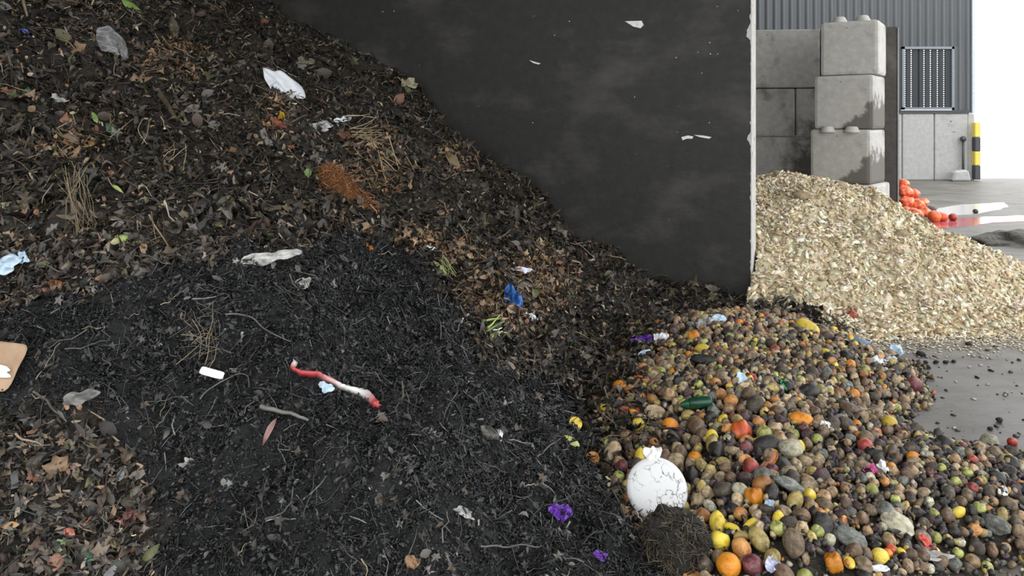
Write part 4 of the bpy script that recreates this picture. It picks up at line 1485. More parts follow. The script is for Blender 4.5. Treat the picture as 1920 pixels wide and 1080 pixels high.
sal('orange', 'round', 'orange', 1601, 741, 22, 'bright orange at the inner corner of the spill beside the dark floor', 'orange')
sal('orange', 'round', 'orange', 1594, 685, 20, 'bright orange below the blue plastic cup', 'orange')
sal('mango', 'mango', 'lemon', 1514, 617, 32, 'long yellow orange mango near the wood chips', 'mango', rot=-40)
sal('orange', 'pepper', 'orange', 1301, 634, 24, 'split orange in the upper spill near the clear bluish bag', 'orange')
sal('lemon', 'lemon', 'lemon', 1317, 656, 22, 'yellow lemon below the split orange near the clear bluish bag', 'lemon', rot=-10)
sal('lemon', 'round', 'lemon', 1262, 651, 17, 'yellow lemon right of the purple plastic scrap', 'lemon')
sal('lemon', 'round', 'orange', 1386, 606, 15, 'small yellow orange beside the clear bluish bag', 'orange')
sal('lemon', 'round', 'lemon', 1563, 621, 16, 'small yellow apple on the edge of the spill by the wood chips', 'apple')
sal('red_onion', 'onion', 'onion_red', 1714, 724, 32, 'large red onion alone on the dark floor beside the spill', 'onion')
sal('tomato', 'round', 'apple_red', 1598, 591, 18, 'single red tomato lying on the toe of the wood chip pile', 'tomato', fn=lambda X, Y: np.maximum(z_all(X, Y), z_chip(X, Y)))
sal('cabbage', 'cabbage', 'pale', 1855, 831, 32, 'pale green small cabbage on the outer edge of the spill', 'cabbage')
sal('radish', 'round', 'apple_red', 1898, 831, 18, 'pink round radish lying on the floor beside the pale cabbage', 'radish')
sal('apple', 'apple', 'apple_green', 1800, 837, 20, 'pale green apple left of the pale cabbage', 'apple', stem=True)
sal('celeriac', 'cabbage', 'pale', 1481, 845, 46, 'large knobbly pale celeriac root in the spill', 'celeriac', sq=(1, .9, .85))
sal('orange_peel', 'half', 'orange_brown', 1110, 863, 28, 'piece of orange peel at the foot of the black compost', 'orange peel')
sal('lemon', 'lemon', 'lemon', 1201, 860, 26, 'yellow lemon standing left of the neck of the white disc', 'lemon', rot=85)
sal('potato', 'mango', 'tan', 1148, 856, 36, 'long speckled tan potato left of the white disc', 'potato', rot=70)
sal('lemon', 'half', 'lemon', 1079, 796, 26, 'bright yellow lemon half on the edge of the black compost', 'lemon', rot=60)
sal('lime', 'mango', 'apple_green', 1067, 833, 28, 'yellow green lime slice on the black compost', 'lime', rot=-20)
sal('sweetcorn', 'mango', 'lemon', 1335, 824, 26, 'yellow sweetcorn chunk left of the red orange tomato', 'sweetcorn', rot=85, sq=(.85, 1, 1))
sal('rotten_melon', 'lump', 'rotten', 1516, 738, 38, 'black rotten melon in the middle of the spill', 'melon')
sal('rotten_squash', 'mango', 'rotten', 1437, 838, 38, 'black rotten squash beside the pale celeriac root', 'squash', rot=10)
sal('rotten_squash', 'lump', 'rotten', 1470, 880, 36, 'round black rotten squash right of the melon slice', 'squash')
sal('squash', 'lump', 'rotten', 1320, 676, 44, 'flat black rotten squash in the upper spill', 'squash', rot=-12, sq=(1, .5, .5))
sal('squash', 'lump', 'brown', 1592, 770, 34, 'brown rotten squash at the inner corner of the spill', 'squash', sq=(1, .8, .8))
sal('squash', 'lump', 'rotten', 1772, 834, 30, 'dark rotten squash on the outer edge of the spill', 'squash')
sal('apple', 'round', 'onion_red', 1400, 843, 28, 'pinkish red onion below the red orange tomato', 'onion')
sal('apple', 'apple', 'apple_red', 1622, 838, 28, 'crushed red apple in the outer spill', 'apple')
sal('mouldy_sponge', 'lump', 'mould', 1480, 912, 46, 'grey white mouldy sponge of rot in the middle spill', 'food waste', sq=(1, .8, .7), seed=2)
sal('mouldy_loaf', 'lump', 'mould', 1594, 1010, 52, 'mouldy grey loaf of bread low in the spill', 'bread', sq=(1, .75, .6), rot=-30)
sal('pale_root', 'lump', 'pale', 1684, 985, 50, 'split pale yellow root low in the spill', 'root vegetable', sq=(1, .8, .6), rot=-40, seed=3)
sal('bread', 'lump', 'mould', 1660, 958, 36, 'dusty grey bread roll above the split pale root', 'bread')
sal('bread', 'lump', 'mould', 1868, 988, 40, 'dusty whitish bread roll on the thin edge of the spill', 'bread', seed=2)
sal('pepper', 'pepper', 'orange', 1563, 1060, 34, 'crumpled orange pepper at the bottom of the spill', 'pepper', stem=True)
sal('lemon', 'lemon', 'lemon', 1796, 963, 22, 'yellow lemon in the thin outer spill', 'lemon', rot=20)
sal('lemon', 'half', 'lemon', 1888, 858, 22, 'yellow melon half beside a dark lump on the outer edge', 'melon')
sal('apple', 'apple', 'apple_green', 1488, 817, 22, 'yellow green apple above the pale celeriac root', 'apple', stem=True)
sal('apple', 'round', 'apple_green', 1532, 825, 22, 'small pale green apple right of the pale celeriac root', 'apple')
sal('mango', 'mango', 'orange', 1503, 790, 30, 'orange curved mango in the middle spill', 'mango', rot=-20)
sal('peach', 'round', 'orange', 1186, 780, 24, 'orange peach near the left corner of the spill', 'peach')
sal('peach', 'round', 'lemon', 1196, 800, 28, 'yellow orange peach left of the bright whole orange', 'peach')
sal('cut_melon', 'half', 'tan', 1228, 775, 40, 'tan cut melon half above the bright whole orange', 'melon', rot=-15, sq=(1, .7, .7))
sal('tomato', 'shrivelled', 'apple_red', 1172, 775, 26, 'shrivelled red pepper in the left corner of the spill', 'pepper')
sal('potato', 'potato', 'brown', 1305, 803, 36, 'large brown potato right of the bright whole orange', 'potato')
sal('onion', 'onion', 'onion', 1255, 742, 26, 'pinkish brown onion left of the green bottle', 'onion')

# melon slice: a wedge with rind and flesh
P, R, k = frame(1437, 872, 38, .6)
ms = empty('melon_slice', P + np.array([0, 0, .01])); ms.rotation_euler = matrix(P, R).to_euler()
def wedge(r0, r1, w, nseg=14):
    V = []
    for i in range(nseg + 1):
        a = math.pi * i / nseg
        t_ = math.sin(a) ** .6
        for rr_, ww in ((r0, 0.15), (r1, 1)):
            for sg in (-1, 1):
                V.append((-math.cos(a) * rr_, -math.sin(a) * rr_ * .62, sg * w * ww * (.25 + .75 * t_)))
    Fq = []
    for i in range(nseg):
        a = i * 4; b_ = a + 4
        for p_, q_ in ((0, 1), (1, 3), (3, 2), (2, 0)):
            Fq.append((a + p_, a + q_, b_ + q_, b_ + p_))
    return np.array(V), np.array(Fq + [(0, 1, 3, 2), (nseg * 4 + 2, nseg * 4 + 3, nseg * 4 + 1, nseg * 4)])
V, Fq = wedge(.2 * 25 * k, 23 * k, 9 * k); link('flesh', raw_mesh('flesh', V, Fq, smooth=True), mat_noise('melon_flesh', [(.3, (.3, .12, .07)), (.7, (.5, .24, .14))], scale=30), ms).location = (0, 0, .03)
V, Fq = wedge(23 * k, 26 * k, 11 * k); link('rind', raw_mesh('rind', V, Fq, smooth=True), FM['orange'], ms).location = (0, 0, .03)
tag(ms, 'orange melon slice with dull pink flesh in the middle of the spill', 'melon slice')
placed.append((P[0], P[1], 25 * k))

# banana peels
for i, (px, py, L, rot) in enumerate([(1376, 996, 34, -38), (1406, 990, 34, 30), (1392, 1012, 30, -8)]):
    P, R, k = frame(px, py, rot, .5)
    nseg = 10; V = []
    for q in range(nseg + 1):
        a = -.9 + 1.8 * q / nseg
        rr_ = 7.5 * k * (1 - abs(a / .95) ** 4 * .75)
        cxx, czz = L * .62 * k * math.sin(a), L * .28 * k * (math.cos(a) - 1)
        for e in range(6):
            an = 2 * math.pi * e / 6
            V.append((cxx + rr_ * math.cos(an) * -math.sin(a) * .3, czz + rr_ * math.cos(an), rr_ * math.sin(an)))
    Fq = [(q * 6 + e, q * 6 + (e + 1) % 6, q * 6 + 6 + (e + 1) % 6, q * 6 + 6 + e) for q in range(nseg) for e in range(6)]
    o = link('banana', raw_mesh('banana', V, np.array(Fq), smooth=True), FM['lemon_dull' if i == 2 else 'lemon'])
    o.matrix_world = matrix(P + R[:, 2] * .022, R)
    tag(o, ['yellow banana peel lying beside the mouldy lemon', 'yellow banana peel with its tip towards the bright lemon', 'dull browned banana peel beside the large yellow apple'][i], 'banana')
    placed.append((P[0], P[1], 14 * k))

# rubbish in the spill
scrap('plastic_scrap', 'bright purple plastic scrap at the foot of the leaf heap', 'plastic scrap', 1206, 648, 46, 20, 5, M_PURP, .5, .35, lift=.05)
scrap('plastic_scrap', 'white crumpled plastic right of the bright purple scrap', 'plastic scrap', 1242, 641, 26, 20, 20, M_FILM_W, .5, .4, lift=.05)
scrap('plastic_scrap', 'bluish white plastic tray piece below the bright purple scrap', 'plastic scrap', 1212, 673, 30, 16, 10, M_FILM_B, .3, .4, lift=.05)
scrap('plastic_bag', 'clear bluish crumpled plastic bag on the upper spill', 'plastic bag', 1348, 606, 26, 16, 0, M_FILM_B, .5, .4, lift=.05)
scrap('plastic_bag', 'greyish crumpled plastic bag beside the clear bluish bag', 'plastic bag', 1322, 612, 34, 22, 10, mat_plain('greyish_film', (.33, .33, .33), rough=.35), .5, .4, lift=.05)
scrap('plastic_scrap', 'dark blue plastic scrap left of the bluish tray piece', 'plastic scrap', 1138, 679, 24, 11, 10, M_BLUE, .4, .4, lift=.04)
scrap('plastic_bag', 'pale blue crumpled plastic bag on the floor at the edge of the spill', 'plastic bag', 1678, 668, 32, 26, 15, M_FILM_B, .55, .4, lift=.03)
scrap('plastic_scrap', 'flattened pale blue plastic in front of the pale blue bag', 'plastic scrap', 1666, 680, 26, 12, 5, M_FILM_B, .4, .4, lift=.03)
scrap('plastic_bag', 'white crumpled plastic bag left of the pale blue bag', 'plastic bag', 1641, 686, 26, 20, 0, M_FILM_W, .5, .4, lift=.04)
scrap('carton_piece', 'pale blue and white carton wedge in the middle spill', 'carton', 1393, 722, 30, 22, -55, M_FILM_B, .12, .5, lift=.05)
scrap('mesh_piece', 'grey plastic mesh piece beside the yellow lemon half', 'mesh', 1111, 832, 38, 42, 5, mat_noise('grey_mesh', [(.42, (.04, .04, .04)), (.58, (.24, .24, .25))], scale=90, rough=.5), .08, .15, lift=.04)
scrap('plastic_scrap', 'green plastic scrap left of the black rotten melon', 'plastic scrap', 1470, 730, 16, 20, 20, mat_plain('green_plastic', (.02, .3, .10), rough=.35), .3, .3, lift=.04)
scrap('paper_ball', 'white crumpled paper ball in the outer spill', 'paper scrap', 1653, 889, 22, 24, 20, M_PAPER, .5, .3, lift=.04)
scrap('paper_ball', 'small white paper wad in the thin outer spill', 'paper scrap', 1877, 928, 16, 18, 30, M_PAPER, .5, .3, lift=.03)
scrap('paper_ball', 'small white wad right of the pale celeriac root', 'paper scrap', 1547, 804, 18, 18, 30, M_PAPER, .5, .3, lift=.03)
scrap('net_bag', 'magenta net scrap touching the white crumpled paper ball', 'net bag', 1632, 892, 26, 20, 10, mat_plain('magenta_net', (.45, .06, .2), rough=.5), .4, .4, lift=.04)
scrap('net_bag', 'red net strip low in the outer spill', 'net bag', 1738, 1030, 18, 40, 25, mat_plain('red_net', (.55, .08, .06), rough=.5), .4, .4, lift=.03)
scrap('plastic_scrap', 'white plastic sheet scrap at the outer bottom of the spill', 'plastic scrap', 1745, 1050, 62, 18, -8, M_OFFW, .4, .5, lift=.03)
scrap('plastic_scrap', 'pale lilac plastic scrap at the bottom of the spill', 'plastic scrap', 1448, 1070, 26, 30, 10, mat_plain('pale_lilac', (.5, .52, .68), rough=.4), .4, .4, lift=.04)
scrap('plastic_scrap', 'white plastic scrap at the bottom of the spill beside the grapefruit', 'plastic scrap', 1645, 1076, 34, 14, 0, M_FILM_W, .4, .4, lift=.04)
scrap('plastic_scrap', 'small light blue plastic cap below the split bright orange', 'plastic scrap', 1444, 958, 18, 15, 0, mat_plain('light_blue', (.35, .45, .55), rough=.4), .4, .3, lift=.04)


def tube_thing(px, py, rot, parts, face=.5, lift=.03):
    """lathe along x from (x, r) pairs in pixels"""
    P, R, k = frame(px, py, rot, face)
    root = empty('x', P + R[:, 2] * lift); root.rotation_euler = matrix(P, R).to_euler()
    for nm, prof, mat in parts:
        n = 14; V = []
        for x_, r_ in prof:
            for e in range(n):
                an = 2 * math.pi * e / n
                V.append((x_ * k, r_ * k * math.cos(an), r_ * k * math.sin(an)))
        Fq = [(q * n + e, q * n + (e + 1) % n, q * n + n + (e + 1) % n, q * n + n + e) for q in range(len(prof) - 1) for e in range(n)]
        link(nm, raw_mesh(nm, V, np.array(Fq), smooth=True), mat, root)
    placed.append((P[0], P[1], 22 * k))
    return root


M_GB = mat_plain('dark_green_plastic', (.008, .055, .028), rough=.3, var=.4)
t = tube_thing(1309, 766, -2, [('body', [(-14, 0), (-14, 9), (-12, 10.5), (14, 10.5), (26, 10), (28, 8), (28, 0)], M_GB), ('shoulder', [(-14, 9), (-20, 8), (-28, 4.5), (-30, 4.5), (-30, 0)], mat_plain('green_shoulder', (.012, .085, .04), rough=.3))], lift=.05)
t.name = 'plastic_bottle'; tag(t, 'dark green plastic bottle lying on the spill', 'bottle')
M_CUPB = mat_plain('light_blue_cup', (.33, .47, .60), rough=.35)
t = tube_thing(1613, 652, -42, [('cup_wall', [(-14, 0), (-14, 7), (12, 10), (13, 10.5), (12, 9), (-12, 6), (-12, 0)], M_CUPB), ('rim', [(11, 10), (14, 11.2), (15, 10.6), (13, 9.4)], mat_plain('blue_rim', (.2, .33, .5), rough=.35))], lift=.05)
t.name = 'plastic_cup'; tag(t, 'light blue plastic cup lying on the edge of the spill', 'cup')

# round white disc with a short neck
p0 = hit(1232, 968)
DY = p0[1] - .02
c = ray(1232, 916, DY)
k = DY / F
z = np.array([-.05, -.80, .60]); z /= np.linalg.norm(z)
x = np.array([1., 0, 0]); x = x - z * x.dot(z); x /= np.linalg.norm(x); y = np.cross(z, x)
R = np.stack([x, y, z], 1)
disc = empty('white_disc', c); disc.rotation_euler = matrix(c, R).to_euler()
m, nt, b = nmat('scuffed_white')
tc = N(nt, 'ShaderNodeTexCoord')
wn = N(nt, 'ShaderNodeTexNoise', Scale=14.0, Detail=4.0)
nt.links.new(tc.outputs['Object'], wn.inputs['Vector'])
vm = N(nt, 'ShaderNodeMix', data_type='RGBA'); vm.inputs[0].default_value = .18
nt.links.new(tc.outputs['Object'], vm.inputs[6]); nt.links.new(wn.outputs['Color'], vm.inputs[7])
vo = N(nt, 'ShaderNodeTexVoronoi', Scale=17.0); vo.feature = 'DISTANCE_TO_EDGE'
nt.links.new(vm.outputs[2], vo.inputs['Vector'])
ra = ramp(nt, [(.0, (0, 0, 0)), (.06, (1, 1, 1))]); nt.links.new(vo.outputs['Distance'], ra.inputs[0])
n9 = N(nt, 'ShaderNodeTexNoise', Scale=16.0, Detail=5.0); nt.links.new(tc.outputs['Object'], n9.inputs['Vector'])
rb_ = ramp(nt, [(.45, (1, 1, 1)), (.60, (0, 0, 0))]); nt.links.new(n9.outputs['Fac'], rb_.inputs[0])
mm = N(nt, 'ShaderNodeMix', data_type='RGBA', blend_type='LIGHTEN'); mm.inputs[0].default_value = 1
nt.links.new(ra.outputs[0], mm.inputs[6]); nt.links.new(rb_.outputs[0], mm.inputs[7])
rc = ramp(nt, [(0, (.12, .12, .13)), (1, (.68, .69, .69))]); nt.links.new(mm.outputs[2], rc.inputs[0])
nt.links.new(rc.outputs[0], b.inputs['Base Color']); b.inputs['Roughness'].default_value = .4
M_DISC = m
rd = 57 * k
prof = [(0, .012), (.5 * rd, .011), (.85 * rd, .007), (.97 * rd, .0), (rd, -.008), (.96 * rd, -.016), (0, -.018)]
nn = 56; V = []
for r_, z_ in prof:
    for e in range(nn):
        an = 2 * math.pi * e / nn
        V.append((r_ * math.cos(an), r_ * math.sin(an), z_))
Fq = [(q * nn + e, q * nn + (e + 1) % nn, q * nn + nn + (e + 1) % nn, q * nn + nn + e) for q in range(len(prof) - 1) for e in range(nn)]
link('plate', raw_mesh('plate', V, np.array(Fq), smooth=True), M_DISC, disc)
V, Fq = crumple(30 * k, 32 * k, 12, 12, .014, 8, .6, thick=.014)
o = link('neck', raw_mesh('neck', V, Fq, smooth=True), M_PAPER, disc); o.location = (-2 * k, rd + 5 * k, .0)
tag(disc, 'round white scuffed plastic disc with a short neck leaning on black compost', 'plastic disc')

# hairy dark clump in front of the disc
p1 = hit(1262, 1060)
HYc = p1[1] - .02
c = ray(1262, 1034, HYc); k = HYc / F
V, Ft = ico(4, 12, .22, (1.05, 1, 1.15), 2.0)
hc = link('compost_clump', raw_mesh('compost_clump', V * 60 * k, Ft, smooth=True), mat_noise('fibrous_brown', [(.3, (.006, .005, .004)), (.6, (.02, .017, .012)), (.8, (.045, .038, .026))], scale=60, rough=.8, bump=1, dist=.02))
hc.location = c
B = Batch(); n = 2600
d = rng.normal(size=(n, 3)); d /= np.linalg.norm(d, axis=1, keepdims=True)
sz = rng.uniform(12, 46, n) * k
B.add(*TWL[1], d * 60 * k * np.array([1.05, 1, 1.15]), rot_from_normal(d + rng.normal(size=(n, 3)) * .5, rng.uniform(0, 6.28, n)), np.stack([sz * 1.5, sz, sz * 1.5], 1),
      pal([(.09, .075, .05), (.12, .10, .07), (.04, .034, .024), (.065, .053, .034), (.015, .013, .010), (.10, .082, .052), (.02, .017, .012)], n))
tag(B.build('fibres', M_LIT, hc), kind='stuff')
tag(hc, 'hairy dark brown clump of fibrous compost below the white disc', 'compost clump')
placed.append((c[0], c[1], 52 * k))
placed.append((disc.location.x, disc.location.y, 30 * k))

# the many: individuals by kind, thrown until the spill is covered
KINDS = [
    # weight, name, shape, material, radius range, two-word description, category, zone (0 any, 1 left and back, 2 right front)
    (10.5, 'potato', 'potato', 'potato', (.024, .042), 'tan potato', 'potato', 0),
    (9, 'potato', 'potato', 'potato_dark', (.022, .042), 'muddy potato', 'potato', 0),
    (11, 'onion', 'onion', 'onion', (.025, .036), 'brown onion', 'onion', 0),
    (1.6, 'onion', 'onion', 'onion_red', (.022, .033), 'red onion', 'onion', 0),
    (1.3, 'orange', 'round', 'orange', (.026, .036), 'bright orange', 'orange', 1),
    (4, 'orange', 'shrivelled', 'orange_brown', (.025, .035), 'browned orange', 'orange', 1),
    (1.3, 'lemon', 'lemon', 'lemon', (.022, .030), 'bright lemon', 'lemon', 0),
    (6, 'lemon', 'lemon', 'lemon_dull', (.022, .032), 'dull lemon', 'lemon', 1),
    (1.2, 'apple', 'apple', 'apple_red', (.026, .034), 'red apple', 'apple', 0),
    (4.5, 'apple', 'apple', 'apple_green', (.024, .034), 'green apple', 'apple', 0),
    (5, 'beetroot', 'lump', 'beet', (.024, .036), 'dark beetroot', 'beetroot', 2),
    (14, 'rotten_fruit', 'lump', 'rotten', (.022, .042), 'black fruit', 'rotten fruit', 2),
    (6, 'mouldy_fruit', 'shrivelled', 'mould', (.022, .034), 'mouldy fruit', 'mouldy fruit', 2),
    (14, 'root_vegetable', 'lump', 'tan', (.020, .034), 'tan root', 'root vegetable', 1),
    (3, 'turnip', 'shrivelled', 'pale', (.020, .032), 'cream turnip', 'turnip', 0),
    (.7, 'tomato', 'round', 'tomato', (.022, .030), 'red tomato', 'tomato', 0),
    (6, 'plum', 'shrivelled', 'plum', (.018, .027), 'dark plum', 'plum', 2),
    (15, 'brown_rotten_fruit', 'shrivelled', 'brown', (.022, .037), 'brown fruit', 'brown rotten fruit', 0),  # rotten fruit like the black ones, with brown skin
    (2.5, 'citrus_half', 'half', 'orange_brown', (.026, .035), 'citrus half', 'citrus half', 1),
]
PLUR = lambda d: d + 'es' if d.endswith('to') else d[:-3] + 'lves' if d.endswith('half') else d + ('es' if d.endswith('ch') else 's')
MANY = []
wts0 = np.array([k_[0] for k_ in KINDS], float)
cell = {}


def near_ok(x_, y_, r_, f=.87):
    i, j = int(x_ / .1), int(y_ / .1)
    for a in range(i - 2, i + 3):
        for b_ in range(j - 2, j + 3):
            for (u_, v_, q_) in cell.get((a, b_), ()):
                if (u_ - x_) ** 2 + (v_ - y_) ** 2 < ((q_ + r_) * f) ** 2:
                    return False
    return True


def reg(x_, y_, r_):
    cell.setdefault((int(x_ / .1), int(y_ / .1)), []).append((x_, y_, r_))


for q in placed:
    reg(*q)
FRx = [p_[0] for p_ in FR]; FRy = [p_[1] for p_ in FR]
cnt = 0
tries = 36000
TX = rng.uniform(min(FRx), max(FRx), tries); TY = rng.uniform(min(FRy), max(FRy), tries)
TD = polydist(TX, TY, FR)
TZ = z_fruit(TX, TY); TH = z_heap(TX, TY)
TPX, TPY = project(TX, TY, TZ)
for i in range(tries):
    if TD[i] < -.02 or TH[i] > TZ[i] + .02: continue
    if not (-20 < TPX[i] < 1945 and TPY[i] < 1105): continue
    if TD[i] < .12 and rng.random() < .5: continue
    right = float(sstep(1480, 1620, TPX[i]) * sstep(770, 860, TPY[i]))
    w = wts0.copy()
    for q, kk in enumerate(KINDS):
        if kk[7] == 1: w[q] *= 1.3 - 1.05 * right
        if kk[7] == 2: w[q] *= .45 + 1.0 * right
    q = rng.choice(len(KINDS), p=w / w.sum())
    _, nm, shp, mk_, rr_, desc, cat, zone = KINDS[q]
    front = float(sstep(1650, 1480, TPX[i]) * sstep(720, 860, TPY[i]))
    r_ = rng.uniform(*rr_) * (1 - .2 * right + .14 * front) * (.8 if rng.random() < .3 else 1)
    if not near_ok(TX[i], TY[i], r_): continue
    reg(TX[i], TY[i], r_)
    z_ = max(TZ[i], 0) + r_ * .62
    fo = put_fruit(nm, shp, mk_, np.array([TX[i], TY[i], z_]), r_, None, cat, PLUR(desc) + ' in the spill', up=shp in ('onion', 'apple', 'half') and rng.random() < .6,
                   stem=(shp == 'apple'))
    MANY.append((fo, desc, r_, sum(rr_) / 2, (rr_[1] - rr_[0]) * .22, TX[i], TY[i], landmark(TPX[i], TPY[i])))
    cnt += 1
MX = np.array([q_[5:7] for q_ in MANY])
for i, (fo, desc, r_, mid_, d_, x_, y_, lm) in enumerate(MANY):
    dd = np.hypot(MX[:, 0] - x_, MX[:, 1] - y_); dd[i] = 9
    a, b_ = np.argsort(dd)[:2]
    a, b_ = sorted((MANY[a][1], MANY[b_][1]))
    size = 'small ' if r_ < mid_ - d_ * 1.3 else 'large ' if r_ > mid_ * 1.06 + d_ else ''
    art = lambda w_: ('an ' if w_[0] in 'aeiou' else 'a ') + w_
    fo['label'] = size + desc + ' between ' + ('two ' + PLUR(a) if a == b_ else art(a) + ' and ' + art(b_)) + ' ' + lm
print('FRUIT', cnt)

# small scraps filling the gaps
ok_f = lambda X, Y: (polydist(X, Y, FR) > -.08 + .1 * vnoise(X * 9, Y * 9, 2)) & (z_heap(X, Y) < z_fruit(X, Y) + .03)
zf0 = lambda X, Y: np.maximum(z_fruit(X, Y), 0)
GAP = [(.10, .075, .05), (.05, .04, .03), (.025, .02, .017), (.2, .15, .09), (.012, .011, .011), (.06, .05, .045), (.03, .026, .026), (.30, .24, .13), (.15, .10, .05)]
B = litter(10000, ok_f, [(.6, [ico(1, i, .2, (1, .85, .7)) for i in range(4)], .010, .026, GAP), (.1, CL, .012, .024, [(.4, .28, .08), (.35, .13, .04), (.3, .28, .16), (.4, .38, .33)]),
                        (.2, SH, .02, .06, BROWN), (.15, OV, .02, .05, GAP)], xr=(.1, 4.6), yr=(1.9, 7.5), fn=zf0, lift=.014, wexp=.6)
fw = B.build('food_scraps', mat_attr('food_scrap_mix', rough=.5, var=.35, scale=50), None, True)
tag(fw, 'small rotten scraps filling the gaps between the spilled fruit and vegetables', 'food waste', kind='stuff')

# leaves and dark debris strewn over the side of the spill by the heap
strew = lambda X, Y: (polydist(X, Y, FR) > -.02) & (Y > 3.7) & (z_heap(X - .35, Y + .1) > .02) & (rng.random(X.shape) < .8)
zfl = lambda X, Y: np.maximum(z_fruit(X, Y), z_heap(X, Y)) + .035
B = litter(1500, strew, [(.35, OV, .03, .08, BROWN), (.35, SH, .03, .09, BROWN), (.1, SH, .02, .07, TAN), (.2, TWL, .06, .2, BROWN)], xr=(.1, 3.2), yr=(2.2, 7.3), fn=zfl, lift=.012, tk=.6, wexp=.5)
sl = B.build('strewn_debris', M_LIT)
tag(sl, 'dark leaf debris strewn over the spill along the foot of the heap', 'leaf debris', kind='stuff')

# dark crumbs on the bare floor
def crumbs(n, test, xr, yr, lo, hi, palette, name, label):
    X = rng.uniform(*xr, n * 6); Y = rng.uniform(*yr, n * 6)
    ok = test(X, Y); X, Y = X[ok][:n], Y[ok][:n]
    m_ = len(X); sz = lo + (hi - lo) * rng.random(m_) ** 4
    B = Batch()
    B.add(CL[0][0], CL[0][1], np.stack([X, Y, sz * .3], 1), rot_from_normal(np.tile([[0, 0, 1.]], (m_, 1)), rng.uniform(0, 6.28, m_)), np.stack([sz * 1.3, sz, sz * .8], 1), pal(palette, m_))
    o = B.build(name, M_LIT)
    return tag(o, label, 'crumbs', kind='stuff')


free = lambda X, Y: (z_heap(X, Y) < .0) & (z_chip(X, Y) < -.01) & (polydist(X, Y, FR) < .0) & (polydist(X, Y, FR) > -1.6)
crumbs(900, free, (1.0, 5.2), (2.2, 7.0), .002, .02, [(.02, .018, .016), (.04, .035, .03), (.3, .28, .24), (.015, .014, .013)], 'floor_crumbs', 'dark crumbs scattered over the bare concrete floor beside the spill')
for i, (px, py, d_) in enumerate([(1727, 668, 16), (1628, 645, 12), (1716, 628, 9), (1816, 649, 12), (1755, 682, 9), (1773, 682, 9), (1788, 680, 8), (1738, 691, 13), (1873, 792, 13), (1857, 806, 9), (1687, 634, 7), (1702, 786, 12), (1735, 683, 10)]):
    p = hit(px, py); k = p[1] / F
    V, Ft = ico(2, 40 + i, .3, (1.1, .9, .7), 1.6)
    o = link('compost_lump', raw_mesh('compost_lump', V * d_ * .5 * k, Ft, smooth=True), M_SOILK)
    o.location = p + np.array([0, 0, d_ * .3 * k])
    LB_ = {0: 'largest black lump on the bare floor beside the pale blue bag', 1: 'black lump behind the light blue plastic cup', 3: 'black lump furthest out on the bare floor',
           7: 'flat black lump between the pale blue bag and the large red onion', 8: 'black lump on the bare floor behind the pale cabbage', 11: 'black lump on the floor beside the bright edge lemon'}
    tag(o, LB_.get(i, 'small black lump on the bare concrete floor beyond the spill'), 'compost lump', 'black lumps on the bare floor')

# ------------------------------------------------------------------ red spill and litter beyond the divider
def fl_pt(px, py): return np.array([*ground_px(px, py), 0.0])


M_SACK = mat_noise('orange_red_net', [(.38, (.50, .04, .02)), (.52, (.80, .17, .05)), (.66, (.9, .5, .28))], scale=9, rough=.4)
sacks = [(1697, 412, 1697, 400, 26), (1716, 414, 1716, 402, 26), (1732, 412, 1733, 398, 20), (1703, 408, 1701, 380, 28), (1722, 408, 1719, 384, 24),
         (1734, 406, 1731, 380, 17), (1704, 406, 1697, 360, 25), (1715, 405, 1713, 364, 20), (1702, 404, 1694, 345, 20)]
for i, (gx_, gy_, px, py, d_) in enumerate(sacks):
    base = fl_pt(gx_, gy_)
    kk = base[1] / F
    w = d_ * .56 * kk
    V, Ft = ico(3, 30 + i, .2, (w, w * .9, w * .85), 1.8)
    o = link('produce_sack', raw_mesh('produce_sack', V, Ft, smooth=True), M_SACK)
    c = ray(px, py, base[1])
    o.location = (c[0], c[1], max(c[2], w * .8))
    tag(o, ['orange red net sack at the base of the red heap beside the steel divider', 'orange red net sack at the front foot of the red heap', 'small red net sack at the outer foot of the red heap',
            'orange red net sack in the second layer beside the steel divider', 'orange net sack in the second layer of the red heap', 'small pale red net sack high on the outer side of the red heap',
            'orange net sack in the third layer beside the steel divider', 'small orange net sack in the third layer of the red heap', 'topmost small orange net sack of the red heap'][i], 'net sack', 'orange red sacks beyond the divider')
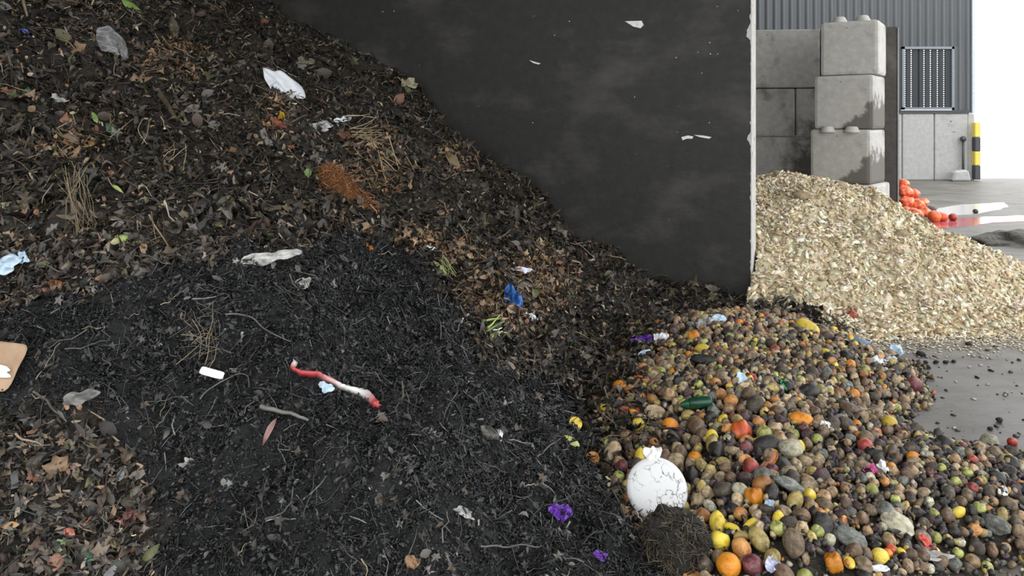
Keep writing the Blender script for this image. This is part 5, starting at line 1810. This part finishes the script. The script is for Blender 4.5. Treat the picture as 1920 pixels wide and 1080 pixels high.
for i, (px, py, d_, mk_) in enumerate([(1745, 396, 20, 'beet'), (1787, 408, 16, 'apple_red'), (1752, 407, 24, 'tomato'), (1768, 408, 18, 'tomato'), (1724, 411, 16, 'beet'), (1742, 421, 13, 'beet'), (1829, 397, 10, 'rotten')]):
    p = fl_pt(px, py + d_ * .4); r_ = d_ * .5 * p[1] / F
    put_fruit(['cabbage', 'cabbage', 'squash', 'squash', 'cabbage', 'cabbage', 'rotten_fruit'][i], 'round', mk_, p + np.array([0, 0, r_ * .9]), r_,
              ['dark red cabbage at the outer foot of the red sacks', 'dull red cabbage furthest out on the red puddle', 'bright red squash at the foot of the red sacks', 'red squash between two cabbages on the red puddle',
               'dark cabbage in front of the red sacks by the wood chips', 'small dark cabbage on the edge of the red puddle', 'black lump on the white puddle'][i], ['cabbage', 'cabbage', 'squash', 'squash', 'cabbage', 'cabbage', 'rotten fruit'][i], None, up=True, seed=1)


def puddle(name, label, pts, mat, z, cat):
    P = [ground_px(x_, y_) for x_, y_ in pts]
    bm = bmesh.new()
    n = 6; ring = []
    for i in range(len(P)):
        a, b_ = np.array(P[i]), np.array(P[(i + 1) % len(P)])
        for q in range(n):
            c_ = a + (b_ - a) * q / n
            ring.append(c_ + rng.normal(0, .03, 2))
    top = [bm.verts.new((c_[0], c_[1], z)) for c_ in ring]; bot = [bm.verts.new((c_[0], c_[1], .0005)) for c_ in ring]
    bm.faces.new(top)
    for i in range(len(top)):
        j = (i + 1) % len(top)
        bm.faces.new((bot[i], bot[j], top[j], top[i]))
    bmesh.ops.triangulate(bm, faces=bm.faces)
    o = bm_obj(name, bm, mat)
    return tag(o, label, cat)


puddle('liquid_puddle', 'pale whitish puddle on the floor beyond the red sacks', [(1755, 392), (1800, 384), (1880, 380), (1892, 388), (1830, 402), (1770, 404)],
       mat_plain('milky_puddle', (.75, .75, .74), rough=.12, var=.05, bump=0), .004, 'puddle')
puddle('juice_puddle', 'red juice puddle running out from the red sacks', [(1720, 424), (1760, 412), (1830, 408), (1980, 402), (1980, 412), (1860, 418), (1790, 426), (1735, 430)],
       mat_plain('red_juice', (.50, .13, .14), rough=.12, var=.3, scale=4, bump=0), .006, 'puddle')
# low grey heap of sludge at the right edge
P = fl_pt(1890, 455)
V, Ft = ico(4, 21, .3, (.75, .4, .16), 2.2)
V[:, 2] = np.maximum(V[:, 2], -.01)
o = link('sludge_heap', raw_mesh('sludge_heap', V, Ft, smooth=True), mat_noise('grey_sludge', [(.3, (.05, .047, .042)), (.7, (.15, .14, .125))], scale=18, rough=.8, bump=.8, dist=.03))
o.location = P + np.array([.15, 0, .0])
tag(o, 'low dark sludge heap on the floor beyond the wood chips', 'sludge heap')
